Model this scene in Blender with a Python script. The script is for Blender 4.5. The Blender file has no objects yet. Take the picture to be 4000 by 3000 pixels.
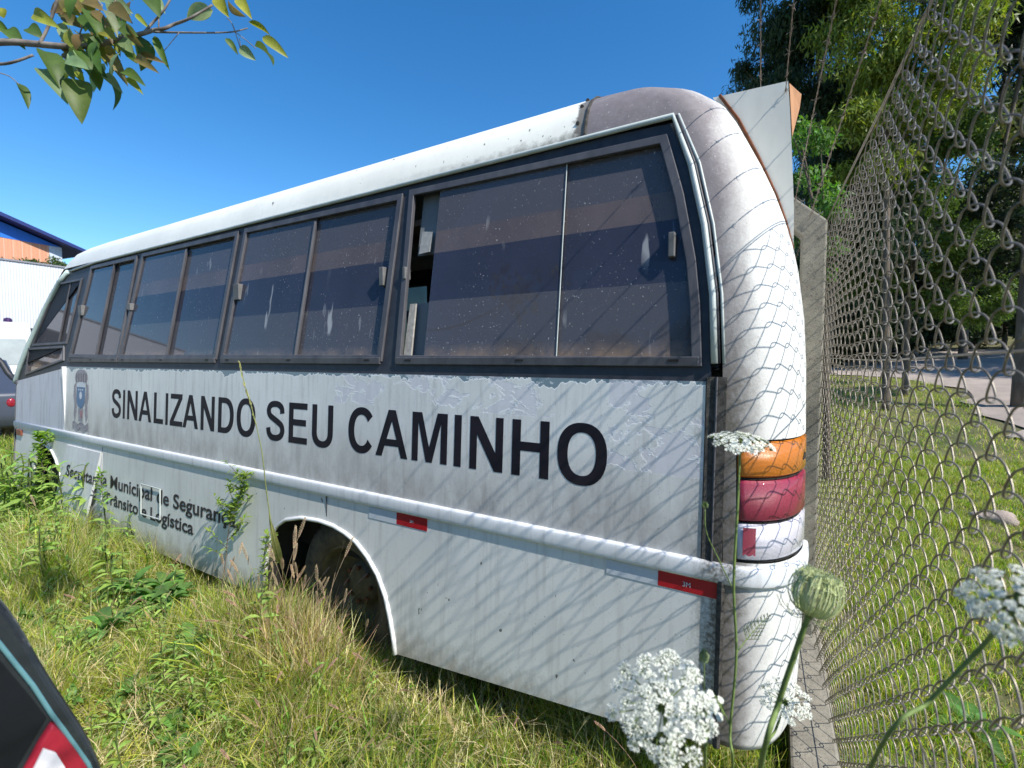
import bpy, bmesh, math, random
import numpy as np
from mathutils import Vector, Matrix
from mathutils.geometry import tessellate_polygon
PI = math.pi
rnd = random.Random(7)
rng = np.random.default_rng(7)
S = bpy.context.scene
COL = S.collection

# ------------------------------------------------------------------ camera
YAW, PIT, ROL, FPX, CZ = 1.0475, .0498, .002, 1800., 1.55
CAM = Vector((0, 0, CZ))
FWD = Vector((-math.cos(YAW)*math.cos(PIT), math.sin(YAW)*math.cos(PIT), -math.sin(PIT)))
RGT = Vector((math.sin(YAW), math.cos(YAW), 0))
UPV = RGT.cross(FWD)
cr, sr = math.cos(ROL), math.sin(ROL)
R_ = RGT*cr + UPV*sr
U_ = -RGT*sr + UPV*cr
cam = bpy.data.cameras.new('camera')
cam.sensor_width = 36; cam.lens = FPX/4000*36
cam.clip_start = .02; cam.clip_end = 800
cam.dof.use_dof = True; cam.dof.focus_distance = 2.4; cam.dof.aperture_fstop = 4.0
co = bpy.data.objects.new('camera', cam); COL.objects.link(co)
m = Matrix((R_, U_, -FWD)).transposed().to_4x4(); m.translation = CAM
co.matrix_world = m
S.camera = co

# ------------------------------------------------------------------ light
TO_SUN = Vector((1, -.20, 1.02)).normalized()
w = bpy.data.worlds.new('World'); S.world = w; w.use_nodes = True
nt = w.node_tree; bg = nt.nodes['Background']
sky = nt.nodes.new('ShaderNodeTexSky'); sky.sky_type = 'NISHITA'; sky.sun_disc = False
sky.sun_elevation = math.asin(TO_SUN.z); sky.sun_rotation = math.atan2(TO_SUN.x, TO_SUN.y)
sky.air_density = 1.0; sky.dust_density = .25; sky.ozone_density = 3.0
hs = nt.nodes.new('ShaderNodeHueSaturation'); hs.inputs['Saturation'].default_value = 1.33; hs.inputs['Value'].default_value = 1.45
nt.links.new(sky.outputs[0], hs.inputs['Color']); nt.links.new(hs.outputs[0], bg.inputs[0]); bg.inputs[1].default_value = .098
sl = bpy.data.lights.new('sun', 'SUN'); sl.energy = 5.0; sl.angle = math.radians(.55); sl.color = (1, .955, .88)
so = bpy.data.objects.new('sun', sl); COL.objects.link(so)
so.rotation_euler = TO_SUN.to_track_quat('Z', 'Y').to_euler()
S.view_settings.view_transform = 'Standard'; S.view_settings.look = 'None'
S.view_settings.exposure = .52; S.view_settings.gamma = 1
try:
    S.cycles.max_bounces = 8; S.cycles.transparent_max_bounces = 16; S.cycles.use_denoising = True
    S.cycles.sample_clamp_indirect = 6
except Exception: pass

# ------------------------------------------------------------------ surveying helpers (photo pixel -> point of a real plane)
def ray(u, v):
    x = (u-2000)/FPX; y = -(v-1500)/FPX
    return FWD + R_*x + U_*y
def at(u, v, off=0., t=.0517):            # bus side plane (below the windows)
    d = ray(u, v); k = (1.6+off)/(d.y - t*d.z); return CAM + d*k
WA = .17                                   # window band leans in
def wy(z): return 1.597 + WA*(z-1.49) if z > 1.49 else 1.597 + .0517*(z-1.49)
def atw(u, v):
    d = ray(u, v); k = (1.597+WA*(CZ-1.49))/(d.y-WA*d.z); p = CAM + d*k; return (p.x, p.z)
def aty(u, v, y):
    d = ray(u, v); return CAM + d*(y/d.y)
def atx(u, v, x):
    d = ray(u, v); return CAM + d*(x/d.x)
def atz(u, v, z):
    d = ray(u, v); return CAM + d*((z-CZ)/d.z)
def atd(u, v, k):                          # at depth k
    return CAM + ray(u, v)*k

# ------------------------------------------------------------------ material helpers
class NT:
    def __init__(s, name):
        s.m = bpy.data.materials.new(name); s.m.use_nodes = True
        s.t = s.m.node_tree; s.n = s.t.nodes; s.l = s.t.links
        s.b = s.n['Principled BSDF']; s.out = s.n['Material Output']; s.tc = None
    def link(s, a, b): s.l.new(a, b)
    def new(s, ty, **k):
        x = s.n.new(ty)
        for a, v in k.items(): setattr(x, a, v)
        return x
    def co(s, sx=1, sy=1, sz=1):
        if not s.tc: s.tc = s.new('ShaderNodeTexCoord')
        mp = s.new('ShaderNodeMapping'); mp.inputs['Scale'].default_value = (sx, sy, sz)
        s.link(s.tc.outputs['Object'], mp.inputs[0]); return mp.outputs[0]
    def noise(s, scale=1, sxyz=(1, 1, 1), detail=5, rough=.6, dist=0):
        x = s.new('ShaderNodeTexNoise'); x.inputs['Scale'].default_value = scale
        x.inputs['Detail'].default_value = detail; x.inputs['Roughness'].default_value = rough
        x.inputs['Distortion'].default_value = dist
        s.link(s.co(*sxyz), x.inputs['Vector']); return x.outputs['Fac']
    def ramp(s, f, stops, interp='LINEAR'):
        r = s.new('ShaderNodeValToRGB'); e = r.color_ramp.elements; r.color_ramp.interpolation = interp
        while len(e) < len(stops): e.new(.5)
        for el, (p, c) in zip(e, stops):
            el.position = p; el.color = (c, c, c, 1) if isinstance(c, (int, float)) else (*c, 1)
        s.link(f, r.inputs[0]); return r.outputs[0]
    def math(s, op, a, b=0., c=0.):
        x = s.new('ShaderNodeMath', operation=op)
        for i, v in enumerate((a, b, c)):
            if isinstance(v, (int, float)): x.inputs[i].default_value = v
            else: s.link(v, x.inputs[i])
        return x.outputs[0]
    def mix(s, f, a, b):
        x = s.new('ShaderNodeMix', data_type='RGBA')
        for i, v in ((0, f), (6, a), (7, b)):
            if isinstance(v, (int, float)): x.inputs[i].default_value = v
            elif isinstance(v, tuple): x.inputs[i].default_value = (*v, 1)
            else: s.link(v, x.inputs[i])
        return x.outputs[2]
    def sep(s):
        if not s.tc: s.tc = s.new('ShaderNodeTexCoord')
        x = s.new('ShaderNodeSeparateXYZ'); s.link(s.tc.outputs['Object'], x.inputs[0]); return x.outputs
    def col(s, c):
        if isinstance(c, tuple): s.b.inputs['Base Color'].default_value = (*c, 1)
        else: s.link(c, s.b.inputs['Base Color'])
    def set(s, **k):
        for a, v in k.items():
            i = s.b.inputs[a.replace('_', ' ')]
            if isinstance(v, (int, float)): i.default_value = v
            else: s.link(v, i)
    def bump(s, h, strength=.3, dist=.01):
        x = s.new('ShaderNodeBump'); x.inputs['Strength'].default_value = strength
        x.inputs['Distance'].default_value = dist
        s.link(h, x.inputs['Height']); s.link(x.outputs[0], s.b.inputs['Normal'])

def simple(name, c1, c2=None, rough=.6, scale=8, metal=0., bump=0., bd=.005, stretch=(1, 1, 1), spec=None):
    t = NT(name); c2 = c2 or tuple(x*.7 for x in c1)
    f = t.noise(scale, stretch)
    t.col(t.ramp(f, [(.3, c1), (.7, c2)])); t.set(Roughness=rough, Metallic=metal)
    if spec is not None: t.b.inputs['Specular IOR Level'].default_value = spec
    if bump: t.bump(t.noise(scale*6, stretch), bump, bd)
    return t.m

def leafmat(name, transl=.45, rough=.5):
    t = NT(name); a = t.new('ShaderNodeVertexColor'); a.layer_name = 'tint'
    f = t.noise(40, detail=2)
    c = t.mix(t.ramp(f, [(.3, 0.), (.7, .35)]), a.outputs[0], (.02, .03, .008))
    t.col(c); t.set(Roughness=rough); t.b.inputs['Specular IOR Level'].default_value = .35
    tr = t.new('ShaderNodeBsdfTranslucent'); mx = t.new('ShaderNodeMixShader')
    hs = t.new('ShaderNodeHueSaturation'); hs.inputs['Saturation'].default_value = 1.15; hs.inputs['Value'].default_value = 1.5
    t.link(c, hs.inputs['Color']); t.link(hs.outputs[0], tr.inputs[0])
    mx.inputs[0].default_value = transl
    t.link(t.b.outputs[0], mx.inputs[1]); t.link(tr.outputs[0], mx.inputs[2]); t.link(mx.outputs[0], t.out.inputs[0])
    return t.m

# ------------------------------------------------------------------ object helpers
def tag(o, label=None, cat=None, group=None, kind=None):
    if label: o['label'] = label
    if cat: o['category'] = cat
    if group: o['group'] = group
    if kind: o['kind'] = kind
    return o
def empty(name, loc, label, cat, group=None, rz=0.):
    o = bpy.data.objects.new(name, None); COL.objects.link(o); o.empty_display_size = .1
    o.location = loc; o.rotation_euler.z = rz
    return tag(o, label, cat, group)
def link(name, me, mat, parent=None, local=False):
    o = bpy.data.objects.new(name, me); COL.objects.link(o)
    if mat is not None and not me.materials: me.materials.append(mat)
    if parent is not None:
        o.parent = parent
        if not local and parent.type == 'EMPTY':
            o.matrix_parent_inverse = Matrix.Translation(-parent.location)
    return o
def mesh(name, V, F, mat, parent=None, smooth=False, local=False, tint=None):
    me = bpy.data.meshes.new(name)
    if isinstance(V, np.ndarray) and isinstance(F, np.ndarray):
        nf, k = F.shape
        me.vertices.add(len(V)); me.vertices.foreach_set('co', V.astype(np.float32).ravel())
        me.loops.add(nf*k); me.loops.foreach_set('vertex_index', F.astype(np.int32).ravel())
        me.polygons.add(nf); me.polygons.foreach_set('loop_start', np.arange(0, nf*k, k, dtype=np.int32))
        me.update(calc_edges=True)
    else:
        me.from_pydata([tuple(v) for v in V], [], [tuple(f) for f in F])
    if smooth: me.polygons.foreach_set('use_smooth', [True]*len(me.polygons))
    if tint is not None:
        a = me.color_attributes.new('tint', 'FLOAT_COLOR', 'POINT')
        a.data.foreach_set('color', np.c_[tint, np.ones(len(tint))].astype(np.float32).ravel())
    me.update()
    return link(name, me, mat, parent, local)
class MB:
    def __init__(s): s.V = []; s.F = []; s.T = []
    def add(s, V, F, tint=None):
        n = len(s.V); s.V += [tuple(v) for v in V]; s.F += [tuple(i+n for i in f) for f in F]
        if tint is not None: s.T += [tint]*len(V)
        return s
    def box(s, a, b, tint=None):
        x0, y0, z0 = a; x1, y1, z1 = b
        V = [(x, y, z) for z in (z0, z1) for y in (y0, y1) for x in (x0, x1)]
        return s.add(V, [(0, 2, 3, 1), (4, 5, 7, 6), (0, 1, 5, 4), (2, 6, 7, 3), (0, 4, 6, 2), (1, 3, 7, 5)], tint)
    def tube(s, P, r, n=6, cap=True, tint=None):
        P = [Vector(p) for p in P]; V = []; F = []
        rr = r if isinstance(r, (list, tuple)) else [r]*len(P)
        ref = None
        for i, p in enumerate(P):
            d = (P[min(i+1, len(P)-1)] - P[max(i-1, 0)])
            d = d.normalized() if d.length > 1e-9 else Vector((0, 0, 1))
            if ref is None: ref = d.orthogonal().normalized()
            ref = (ref - d*ref.dot(d)); ref = ref.normalized() if ref.length > 1e-6 else d.orthogonal().normalized()
            b = d.cross(ref)
            for k in range(n):
                a = 2*PI*k/n; V.append(p + (ref*math.cos(a)+b*math.sin(a))*rr[i])
        for i in range(len(P)-1):
            for k in range(n):
                F.append((i*n+k, i*n+(k+1) % n, (i+1)*n+(k+1) % n, (i+1)*n+k))
        if cap: F.append(tuple(range(n))[::-1]); F.append(tuple((len(P)-1)*n+k for k in range(n)))
        return s.add(V, F, tint)
    def sheet(s, loops, fn, th=.004, back=None):
        """2-D outline (first loop) with holes -> plate; fn(a,b,depth)->3-D, depth grows inward"""
        L = [[Vector((p[0], p[1], 0)) for p in lp] for lp in loops]
        tris = tessellate_polygon(L); pts = [p for lp in loops for p in lp]; n = len(pts)
        V = [fn(p[0], p[1], 0.) for p in pts] + [fn(p[0], p[1], th) for p in pts]
        F = [tuple(t) for t in tris] + [tuple(i+n for i in t)[::-1] for t in tris]
        k = 0
        for lp in loops:
            m_ = len(lp)
            for i in range(m_): F.append((k+i, k+(i+1) % m_, n+k+(i+1) % m_, n+k+i))
            k += m_
        return s.add(V, F)
    def build(s, name, mat, parent=None, smooth=False, local=False, bev=0., recalc=True):
        o = mesh(name, s.V, s.F, mat, parent, smooth, local, np.array(s.T) if s.T else None)
        if recalc or bev:
            bm = bmesh.new(); bm.from_mesh(o.data)
            bmesh.ops.recalc_face_normals(bm, faces=bm.faces); bm.to_mesh(o.data); bm.free()
        if bev:
            md = o.modifiers.new('bevel', 'BEVEL'); md.width = bev; md.segments = 2; md.limit_method = 'ANGLE'
        return o
def loft(rings, closed=False, caps=False):
    n = len(rings[0]); V = [p for r in rings for p in r]; F = []
    for i in range(len(rings)-1):
        for k in range(n if closed else n-1):
            F.append((i*n+k, i*n+(k+1) % n, (i+1)*n+(k+1) % n, (i+1)*n+k))
    if caps: F.append(tuple(range(n))[::-1]); F.append(tuple((len(rings)-1)*n+k for k in range(n)))
    return V, F
def interp(t, xs, ys): return float(np.interp(t, xs, ys))


# ------------------------------------------------------------------ materials of the bus
def paint(name, base, streak=.5, grime=(.13, .11, .10), grime_amt=.5, rough=.45, peel=False):
    t = NT(name); x, y, z = t.sep()[:3]
    f = t.noise(2.2, (1, 1, 1), 6, .6); c = t.mix(t.ramp(f, [(.35, 0.), (.7, 1.)]), base, tuple(k*.86 for k in base))
    st = t.noise(9, (3.5, 3.5, .22), 5, .65)          # vertical runs
    c = t.mix(t.ramp(st, [(.5, 0.), (.78, streak)]), c, grime)
    sp = t.noise(160, (1, 1, 1), 2, .5); c = t.mix(t.ramp(sp, [(.66, 0.), (.74, .5)]), c, grime)
    # grime gathers just above the moulding
    lo = t.math('MULTIPLY', t.ramp(t.math('SUBTRACT', z, .0), [(0., 0.), (1., 1.)]), 1.)
    g = t.math('MULTIPLY', t.ramp(z, [(.90, 1.), (1., 0.)]) if False else t.new('ShaderNodeMapRange').outputs[0], 1.)
    mr = g.node.inputs[0].links[0].from_node
    t.link(z, mr.inputs[0]); mr.inputs[1].default_value = .915; mr.inputs[2].default_value = 1.27
    mr.inputs[3].default_value = grime_amt; mr.inputs[4].default_value = 0.
    g2 = t.math('MULTIPLY', g, t.ramp(t.noise(5, (1.5, 1, .8), 5, .7), [(.3, .15), (.65, 1.)]))
    if peel: c = t.mix(g2, c, grime)
    if peel:
        # torn film along the top edge
        n1 = t.noise(14, (1, .01, .01), 3, .75, .4); n2 = t.noise(3.2, (1, .01, .01), 2, .5)
        n3 = t.noise(50, (1, 1, .35), 2, .6)
        h = t.math('ADD', t.math('MULTIPLY', t.ramp(n1, [(.42, .15), (.62, 1.)]), .018),
                   t.math('MULTIPLY', t.ramp(n2, [(.55, 0.), (.72, 1.)]), .035))
        h = t.math('ADD', h, t.math('MULTIPLY', t.math('SUBTRACT', n3, .5), .03))
        top = t.math('SUBTRACT', 1.488, h)
        msk = t.math('GREATER_THAN', z, top)
        edge = t.math('MULTIPLY', t.math('GREATER_THAN', z, t.math('SUBTRACT', top, .004)), t.math('SUBTRACT', 1., msk))
        c = t.mix(t.math('MULTIPLY', edge, .7), c, (.92, .92, .9))
        c = t.mix(msk, c, (.17, .235, .27))
        # ghost patches where stickers have come off
        px = t.math('MULTIPLY', t.math('GREATER_THAN', z, 1.335), t.math('LESS_THAN', t.math('ABSOLUTE', t.math('ADD', x, 1.35)), .62))
        px2 = t.math('MULTIPLY', t.math('GREATER_THAN', z, 1.17), t.math('LESS_THAN', t.math('ABSOLUTE', t.math('ADD', x, .36)), .16))
        pn = t.noise(5.5, (1, 1, 1.6), 6, .62, .5); pb = t.ramp(pn, [(.52, 0.), (.54, 1.)])
        pm = t.math('MULTIPLY', t.math('MAXIMUM', px, px2), pb)
        c = t.mix(t.math('MULTIPLY', pm, .5), c, (.58, .56, .62))
        pe = t.math('MULTIPLY', t.math('MAXIMUM', px, px2), t.ramp(pn, [(.505, 0.), (.52, 1.), (.54, 0.)]))
        c = t.mix(t.math('MULTIPLY', pe, .6), c, (.85, .85, .87))
        t.bump(t.math('ADD', t.math('MULTIPLY', pm, -.5), t.math('MULTIPLY', t.noise(70, detail=3), .25)), .5, .002)
    else:
        t.bump(t.noise(3, detail=3), .15, .01)
    if name in ('skirt paint', 'roof paint'):
        lo2 = t.math('MINIMUM', t.math('MAXIMUM', t.math('ADD', t.math('MULTIPLY', t.math('SUBTRACT', .34, z), 5.), t.math('MULTIPLY', t.math('SUBTRACT', t.noise(16, (1, 1, .6), 6, .75), .5), 2.)), 0.), .75)
        c = t.mix(lo2, c, (.26, .23, .18))
        ch = t.ramp(t.noise(34, (1, 1, .55), 2, .5), [(.735, 0.), (.75, .9)]); c = t.mix(ch, c, (.10, .09, .08))
    if name == 'roof paint':
        rg = t.math('MULTIPLY', t.math('SUBTRACT', 2.475, z), 22.); rx = t.math('MULTIPLY', t.math('ADD', x, 1.9), .9)
        rk = t.math('MULTIPLY', t.math('MINIMUM', t.math('MAXIMUM', t.math('ADD', rg, t.math('MULTIPLY', t.math('SUBTRACT', t.noise(22, (1, 1, 1), 5, .7), .5), 2.2)), 0.), 1.), t.math('MINIMUM', t.math('MAXIMUM', rx, 0.), .9))
        c = t.mix(rk, c, (.13, .115, .085))
        jx = t.math('ADD', t.math('MULTIPLY', t.math('ABSOLUTE', t.math('ADD', x, .70)), 16.), t.math('MULTIPLY', t.math('SUBTRACT', t.noise(25, detail=5), .5), 1.5)); c = t.mix(t.ramp(jx, [(.3, .9), (.6, 0.)]), c, (.12, .10, .08))
    gx = t.math('ADD', t.math('MULTIPLY', t.math('ABSOLUTE', t.math('ADD', x, .14)), 6.5), t.math('MULTIPLY', t.math('SUBTRACT', t.noise(9, (1, 1, .5), 6, .75), .5), 1.2))
    gm = t.math('MULTIPLY', t.ramp(gx, [(.12, 1.), (.62, 0.)]), t.ramp(t.noise(85, (1, 1, 1), 4, .7), [(.38, .25), (.6, .95)]))
    c = t.mix(gm, c, (.115, .10, .08))
    t.col(c); t.set(Roughness=rough)
    return t.m
SIDE = paint('panel paint', (.70, .70, .67), .38, grime_amt=.62, peel=True)
SKIRT = paint('skirt paint', (.65, .66, .635), .3, grime_amt=0.)
DOORP = paint('front panel paint', (.50, .52, .58), .9, (.20, .20, .24), .4)
BELT = paint('moulding paint', (.72, .735, .75), .5, (.30, .29, .27))
ROOF = paint('roof paint', (.90, .88, .78), .15, (.45, .44, .38), 0., .4)

def mk_corner():
    t = NT('rear corner gelcoat'); x, y, z = t.sep()[:3]
    f = t.noise(3, detail=6, rough=.65)
    white = t.mix(t.ramp(f, [(.3, 0.), (.7, 1.)]), (.68, .67, .625), (.54, .53, .50))
    # worn primer showing: near the window edge and on the roof shoulder
    xc = t.new('ShaderNodeMapRange'); t.link(z, xc.inputs[0])
    xc.inputs[1].default_value = 1.2; xc.inputs[2].default_value = 2.45; xc.inputs[3].default_value = -.135; xc.inputs[4].default_value = -.25
    xd = t.new('ShaderNodeMapRange'); t.link(z, xd.inputs[0]); xd.inputs[1].default_value = 2.45; xd.inputs[2].default_value = 2.68; xd.inputs[3].default_value = 0.; xd.inputs[4].default_value = .26
    d = t.math('ADD', t.math('SUBTRACT', x, xc.outputs[0]), xd.outputs[0])          # >0 towards the rear
    n = t.math('MULTIPLY', t.math('SUBTRACT', t.noise(4, (1, 1, .8), 6, .7), .5), .16)
    fine = t.math('MULTIPLY', t.math('SUBTRACT', t.noise(90, detail=3, rough=.7), .5), .05)
    q = t.math('ADD', t.math('ADD', d, n), fine)
    k = t.ramp(t.math('ADD', t.math('MULTIPLY', q, 3.), .5), [(.57, 1.), (.88, 0.)])
    zk = t.new('ShaderNodeMapRange'); t.link(z, zk.inputs[0]); zk.inputs[1].default_value = 1.0; zk.inputs[2].default_value = 1.6
    zk.inputs[3].default_value = .9; zk.inputs[4].default_value = 1.
    prim = t.mix(t.noise(30, detail=4), (.135, .115, .118), (.25, .22, .225))
    fl = t.ramp(t.noise(120, detail=2), [(.69, 0.), (.73, .7)]); prim = t.mix(fl, prim, (.6, .58, .56))
    c = t.mix(t.math('MULTIPLY', k, zk.outputs[0]), white, prim)
    pil_ = t.math('ADD', t.math('MULTIPLY', t.math('ADD', x, .15), 7.), t.math('MULTIPLY', t.math('SUBTRACT', t.noise(7, (1, 1, .35), 6, .75), .5), 1.1))
    pk = t.math('MULTIPLY', t.ramp(pil_, [(.18, .85), (.75, 0.)]), t.ramp(t.noise(55, (1, 1, .6), 4, .7), [(.3, .35), (.6, 1.)]))
    zf = t.new('ShaderNodeMapRange'); t.link(z, zf.inputs[0]); zf.inputs[1].default_value = 1.45; zf.inputs[2].default_value = 2.1; zf.inputs[3].default_value = 1.; zf.inputs[4].default_value = .15
    zg = t.math('MULTIPLY', zf.outputs[0], t.math('LESS_THAN', z, 2.3)); c = t.mix(t.math('MULTIPLY', pk, zg), c, (.17, .15, .135))
    # moss and soot low on the bumper seam
    lo = t.new('ShaderNodeMapRange'); t.link(z, lo.inputs[0]); lo.inputs[1].default_value = 1.35; lo.inputs[2].default_value = 1.7
    lo.inputs[3].default_value = 1.; lo.inputs[4].default_value = 0.
    sx = t.math('ABSOLUTE', t.math('ADD', x, .135)); sm = t.ramp(t.math('ADD', t.math('MULTIPLY', sx, 6.), t.math('MULTIPLY', t.math('SUBTRACT', t.noise(14, detail=5), .5), 1.1)), [(.1, 1.), (.55, 0.)])
    sm = t.math('MULTIPLY', sm, t.ramp(t.noise(60, detail=4), [(.35, .2), (.6, .9)]))
    c = t.mix(t.math('MULTIPLY', sm, lo.outputs[0]), c, (.10, .085, .06))
    c = t.mix(t.ramp(t.noise(200, detail=1), [(.68, 0.), (.72, .5)]), c, (.2, .18, .16))
    t.col(c); t.set(Roughness=.68); t.bump(t.noise(120, detail=3), .2, .003); return t.m
CORNER = mk_corner()
RUBBER = simple('black rubber', (.012, .014, .022), (.03, .032, .04), .55, 20)
ALU = simple('weathered anodised frame', (.042, .041, .048), (.088, .085, .092), .5, 14, 0., .3, .002, (1, 1, .3))
ALU_L = simple('pale drip rail', (.50, .54, .52), (.36, .40, .38), .45, 10, 0., .2, .002)
MOSS = simple('mossy dark gasket', (.035, .03, .026), (.13, .12, .105), .9, 60, 0., 1., .012)
TRIM = simple('white arch trim', (.78, .78, .78), (.62, .62, .60), .4, 12)
INK = simple('faded black lettering', (.008, .007, .012), (.018, .014, .02), .6, 6, spec=.2)
INK2 = simple('grey black lettering', (.025, .023, .025), (.045, .04, .042), .6, 6, spec=.2)
RED = simple('red reflective tape', (.42, .008, .02), (.30, .006, .014), .35, 300)
WHT = simple('silver reflective tape', (.52, .56, .60), (.42, .46, .5), .35, 200)
RUST = simple('rusty steel', (.22, .07, .025), (.07, .03, .015), .9, 18, 0., .8, .006)
TYRE = simple('dusty tyre rubber', (.03, .028, .027), (.17, .135, .09), .9, 10, 0., .9, .012)
RIM = simple('muddy wheel rim', (.20, .17, .10), (.07, .055, .035), .7, 9, .3, .4, .004)
DARK = simple('underbody black', (.01, .009, .008), (.02, .017, .014), .9, 10)
INT = simple('interior grey laminate', (.16, .18, .19), (.11, .12, .135), .8, 4)
INTB = simple('interior brown laminate', (.40, .31, .265), (.31, .24, .20), .8, 4)
SHEET = simple('stained white sheet metal', (.80, .79, .72), (.58, .56, .50), .5, 3, 0., .2, .004, (1, 1, .3))
SHEETB = simple('rust-stained sheet metal', (.50, .25, .11), (.34, .16, .07), .7, 6)

def mk_glass(name, dust_haze=.22, tint=(.035, .04, .055), spots=True, alpha=.30):
    t = NT(name); t.n.remove(t.b)
    tr = t.new('ShaderNodeBsdfTransparent'); tr.inputs[0].default_value = (*[c**.5*1.15 for c in tint], 1)
    df = t.new('ShaderNodeBsdfDiffuse'); gl = t.new('ShaderNodeBsdfGlossy'); gl.inputs['Roughness'].default_value = .03
    n = t.noise(3, (1, 1, .5), 6, .65); x, y, z = t.sep()[:3]
    c = t.mix(t.ramp(n, [(.3, 0.), (.7, 1.)]), (.165, .16, .178), (.10, .098, .115))
    lowd = t.new('ShaderNodeMapRange'); t.link(z, lowd.inputs[0]); lowd.inputs[1].default_value = 1.57; lowd.inputs[2].default_value = 1.63
    lowd.inputs[3].default_value = .85; lowd.inputs[4].default_value = 0.
    lw = t.math('MULTIPLY', lowd.outputs[0], t.ramp(t.noise(12, (1, 1, 1), 5, .7), [(.35, .1), (.6, 1.)]))
    c = t.mix(lw, c, (.22, .15, .10))
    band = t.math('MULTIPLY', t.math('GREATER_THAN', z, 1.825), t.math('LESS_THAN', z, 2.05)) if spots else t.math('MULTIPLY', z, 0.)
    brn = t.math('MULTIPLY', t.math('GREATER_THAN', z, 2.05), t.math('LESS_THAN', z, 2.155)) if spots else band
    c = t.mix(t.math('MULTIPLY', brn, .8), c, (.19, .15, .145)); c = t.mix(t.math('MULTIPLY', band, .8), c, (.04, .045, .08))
    sp = t.math('MULTIPLY', t.ramp(t.noise(110, (1, 1, .8), 2, .6), [(.67, 0.), (.72, .6)]), t.ramp(t.noise(4, detail=2), [(.4, .1), (.6, 1.)]))
    drip = t.math('MULTIPLY', t.ramp(t.noise(22, (1, 1, .06), 2, .5), [(.66, 0.), (.72, 1.)]), t.ramp(t.noise(3.1, (1, 1, .8), 2), [(.52, 0.), (.6, 1.)]))
    spot = t.math('MAXIMUM', sp, t.math('MULTIPLY', drip, .45)) if spots else sp
    c = t.mix(spot, c, (.62, .62, .6)); t.link(c, df.inputs[0])
    fac = t.math('MINIMUM', t.math('ADD', t.math('ADD', t.ramp(n, [(.3, dust_haze*.8), (.75, dust_haze*1.5)]), t.math('MULTIPLY', spot, .6)), t.math('MULTIPLY', lw, .6)), 1.)
    m1 = t.new('ShaderNodeMixShader'); t.link(fac, m1.inputs[0]); t.link(tr.outputs[0], m1.inputs[1]); t.link(df.outputs[0], m1.inputs[2])
    fr = t.new('ShaderNodeFresnel'); fr.inputs[0].default_value = 1.42
    m2 = t.new('ShaderNodeMixShader'); t.link(fr.outputs[0], m2.inputs[0])
    t.link(m1.outputs[0], m2.inputs[1]); t.link(gl.outputs[0], m2.inputs[2]); t.link(m2.outputs[0], t.out.inputs[0])
    return t.m
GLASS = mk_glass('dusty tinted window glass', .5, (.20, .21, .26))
GLASS2 = mk_glass('tinted glass with reflection haze', .42, (.16, .18, .17), False)  # diffuse dust share raised to stand in for pale reflections in these panes

# ------------------------------------------------------------------ the bus body
BUS = empty('minibus', (-3.4, 2.65, 0), 'dirty white minibus with large black lettering, standing in tall grass by the fence', 'minibus')
YC = 2.65
XR = ([.0, .22, .32, .43, .55, .69, .95, 1.3, 1.54, 1.7, 1.87, 1.966, 2.055, 2.154, 2.26, 2.415, 2.50, 2.565, 2.61, 2.65, 2.68, 2.71, 2.74, 2.765],
      [.03, .05, .071, .087, .093, .097, .094, .091, .086, .077, .056, .037, .014, -.018, -.06, -.13, -.17, -.22, -.30, -.40, -.52, -.68, -.95, -1.4])
XC = ([.3, .92, 1.49, 1.77, 2.0, 2.216, 2.385, 2.50, 2.61, 2.68, 2.765], [-.135, -.135, -.15, -.165, -.205, -.255, -.32, -.38, -.55, -.85, -1.7])
XF = ([.2, 1.3, 1.43, 1.77, 2.2, 2.44, 2.565, 2.61, 2.65, 2.68, 2.71, 2.765], [-6.97, -6.95, -6.87, -6.68, -6.37, -6.08, -5.88, -5.68, -5.45, -5.2, -4.9, -4.2])
YS = ([2.44, 2.50, 2.565, 2.61, 2.65, 2.68, 2.71, 2.74, 2.765], [1.758, 1.772, 1.80, 1.838, 1.895, 1.97, 2.10, 2.30, 2.62])
def ysd(z): return wy(z) if z <= 2.44 else interp(z, *YS)
def rear_near(z, n=14, inset=0., t0=0., t1=1.):
    """corner arc and half of the rear, from the side (t0) to the centre line"""
    ys = ysd(z); xc = interp(z, *XC); xr = interp(z, *XR) - .0
    ay = min(.36 + max(0, z-2.44)*.6, YC-ys-.05); ax = xr-xc
    P = []
    for i in range(n+1):
        t = t0+(t1-t0)*i/n; a = t*PI/2; e = .85
        P.append((xc + (ax-inset)*math.sin(a)**e, ys+inset + (ay-inset)*(1-math.cos(a)**e), z))
    return P
def rear_ring(z, x_from, inset=0., n=14):
    P = [(x_from, ysd(z)+inset, z)] + rear_near(z, n, inset)
    xr = interp(z, *XR)-inset
    P.append((xr+.025, YC, z))
    return P + [(p[0], 2*YC-p[1], z) for p in P[-2::-1]]
def front_ring(z, x_from, n=8):
    ys = ysd(z); xf = interp(z, *XF); P = [(x_from, ys, z)]
    for i in range(n+1):
        a = i/n*PI/2; P.append((xf - .22*math.sin(a), ys + .42*(1-math.cos(a)), z))
    P.append((xf-.25, YC, z))
    return P + [(p[0], 2*YC-p[1], z) for p in P[-2::-1]]
def part(name, VF, mat, parent=BUS, smooth=True):
    o = mesh(name, VF[0], VF[1], mat, parent, smooth)
    bm = bmesh.new(); bm.from_mesh(o.data); bmesh.ops.recalc_face_normals(bm, faces=bm.faces); bm.to_mesh(o.data); bm.free()
    return o
RL = [2.44, 2.455, 2.50, 2.54, 2.565, 2.59, 2.61, 2.63, 2.65, 2.665, 2.68, 2.695, 2.71, 2.725, 2.74, 2.755]
XS = -.685
def top_cap(rings, zc, x_from):
    V, F = loft(rings); n = len(rings[0]); b = (len(rings)-1)*n
    F.append(tuple(b+k for k in range(n))); return V, F
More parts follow.
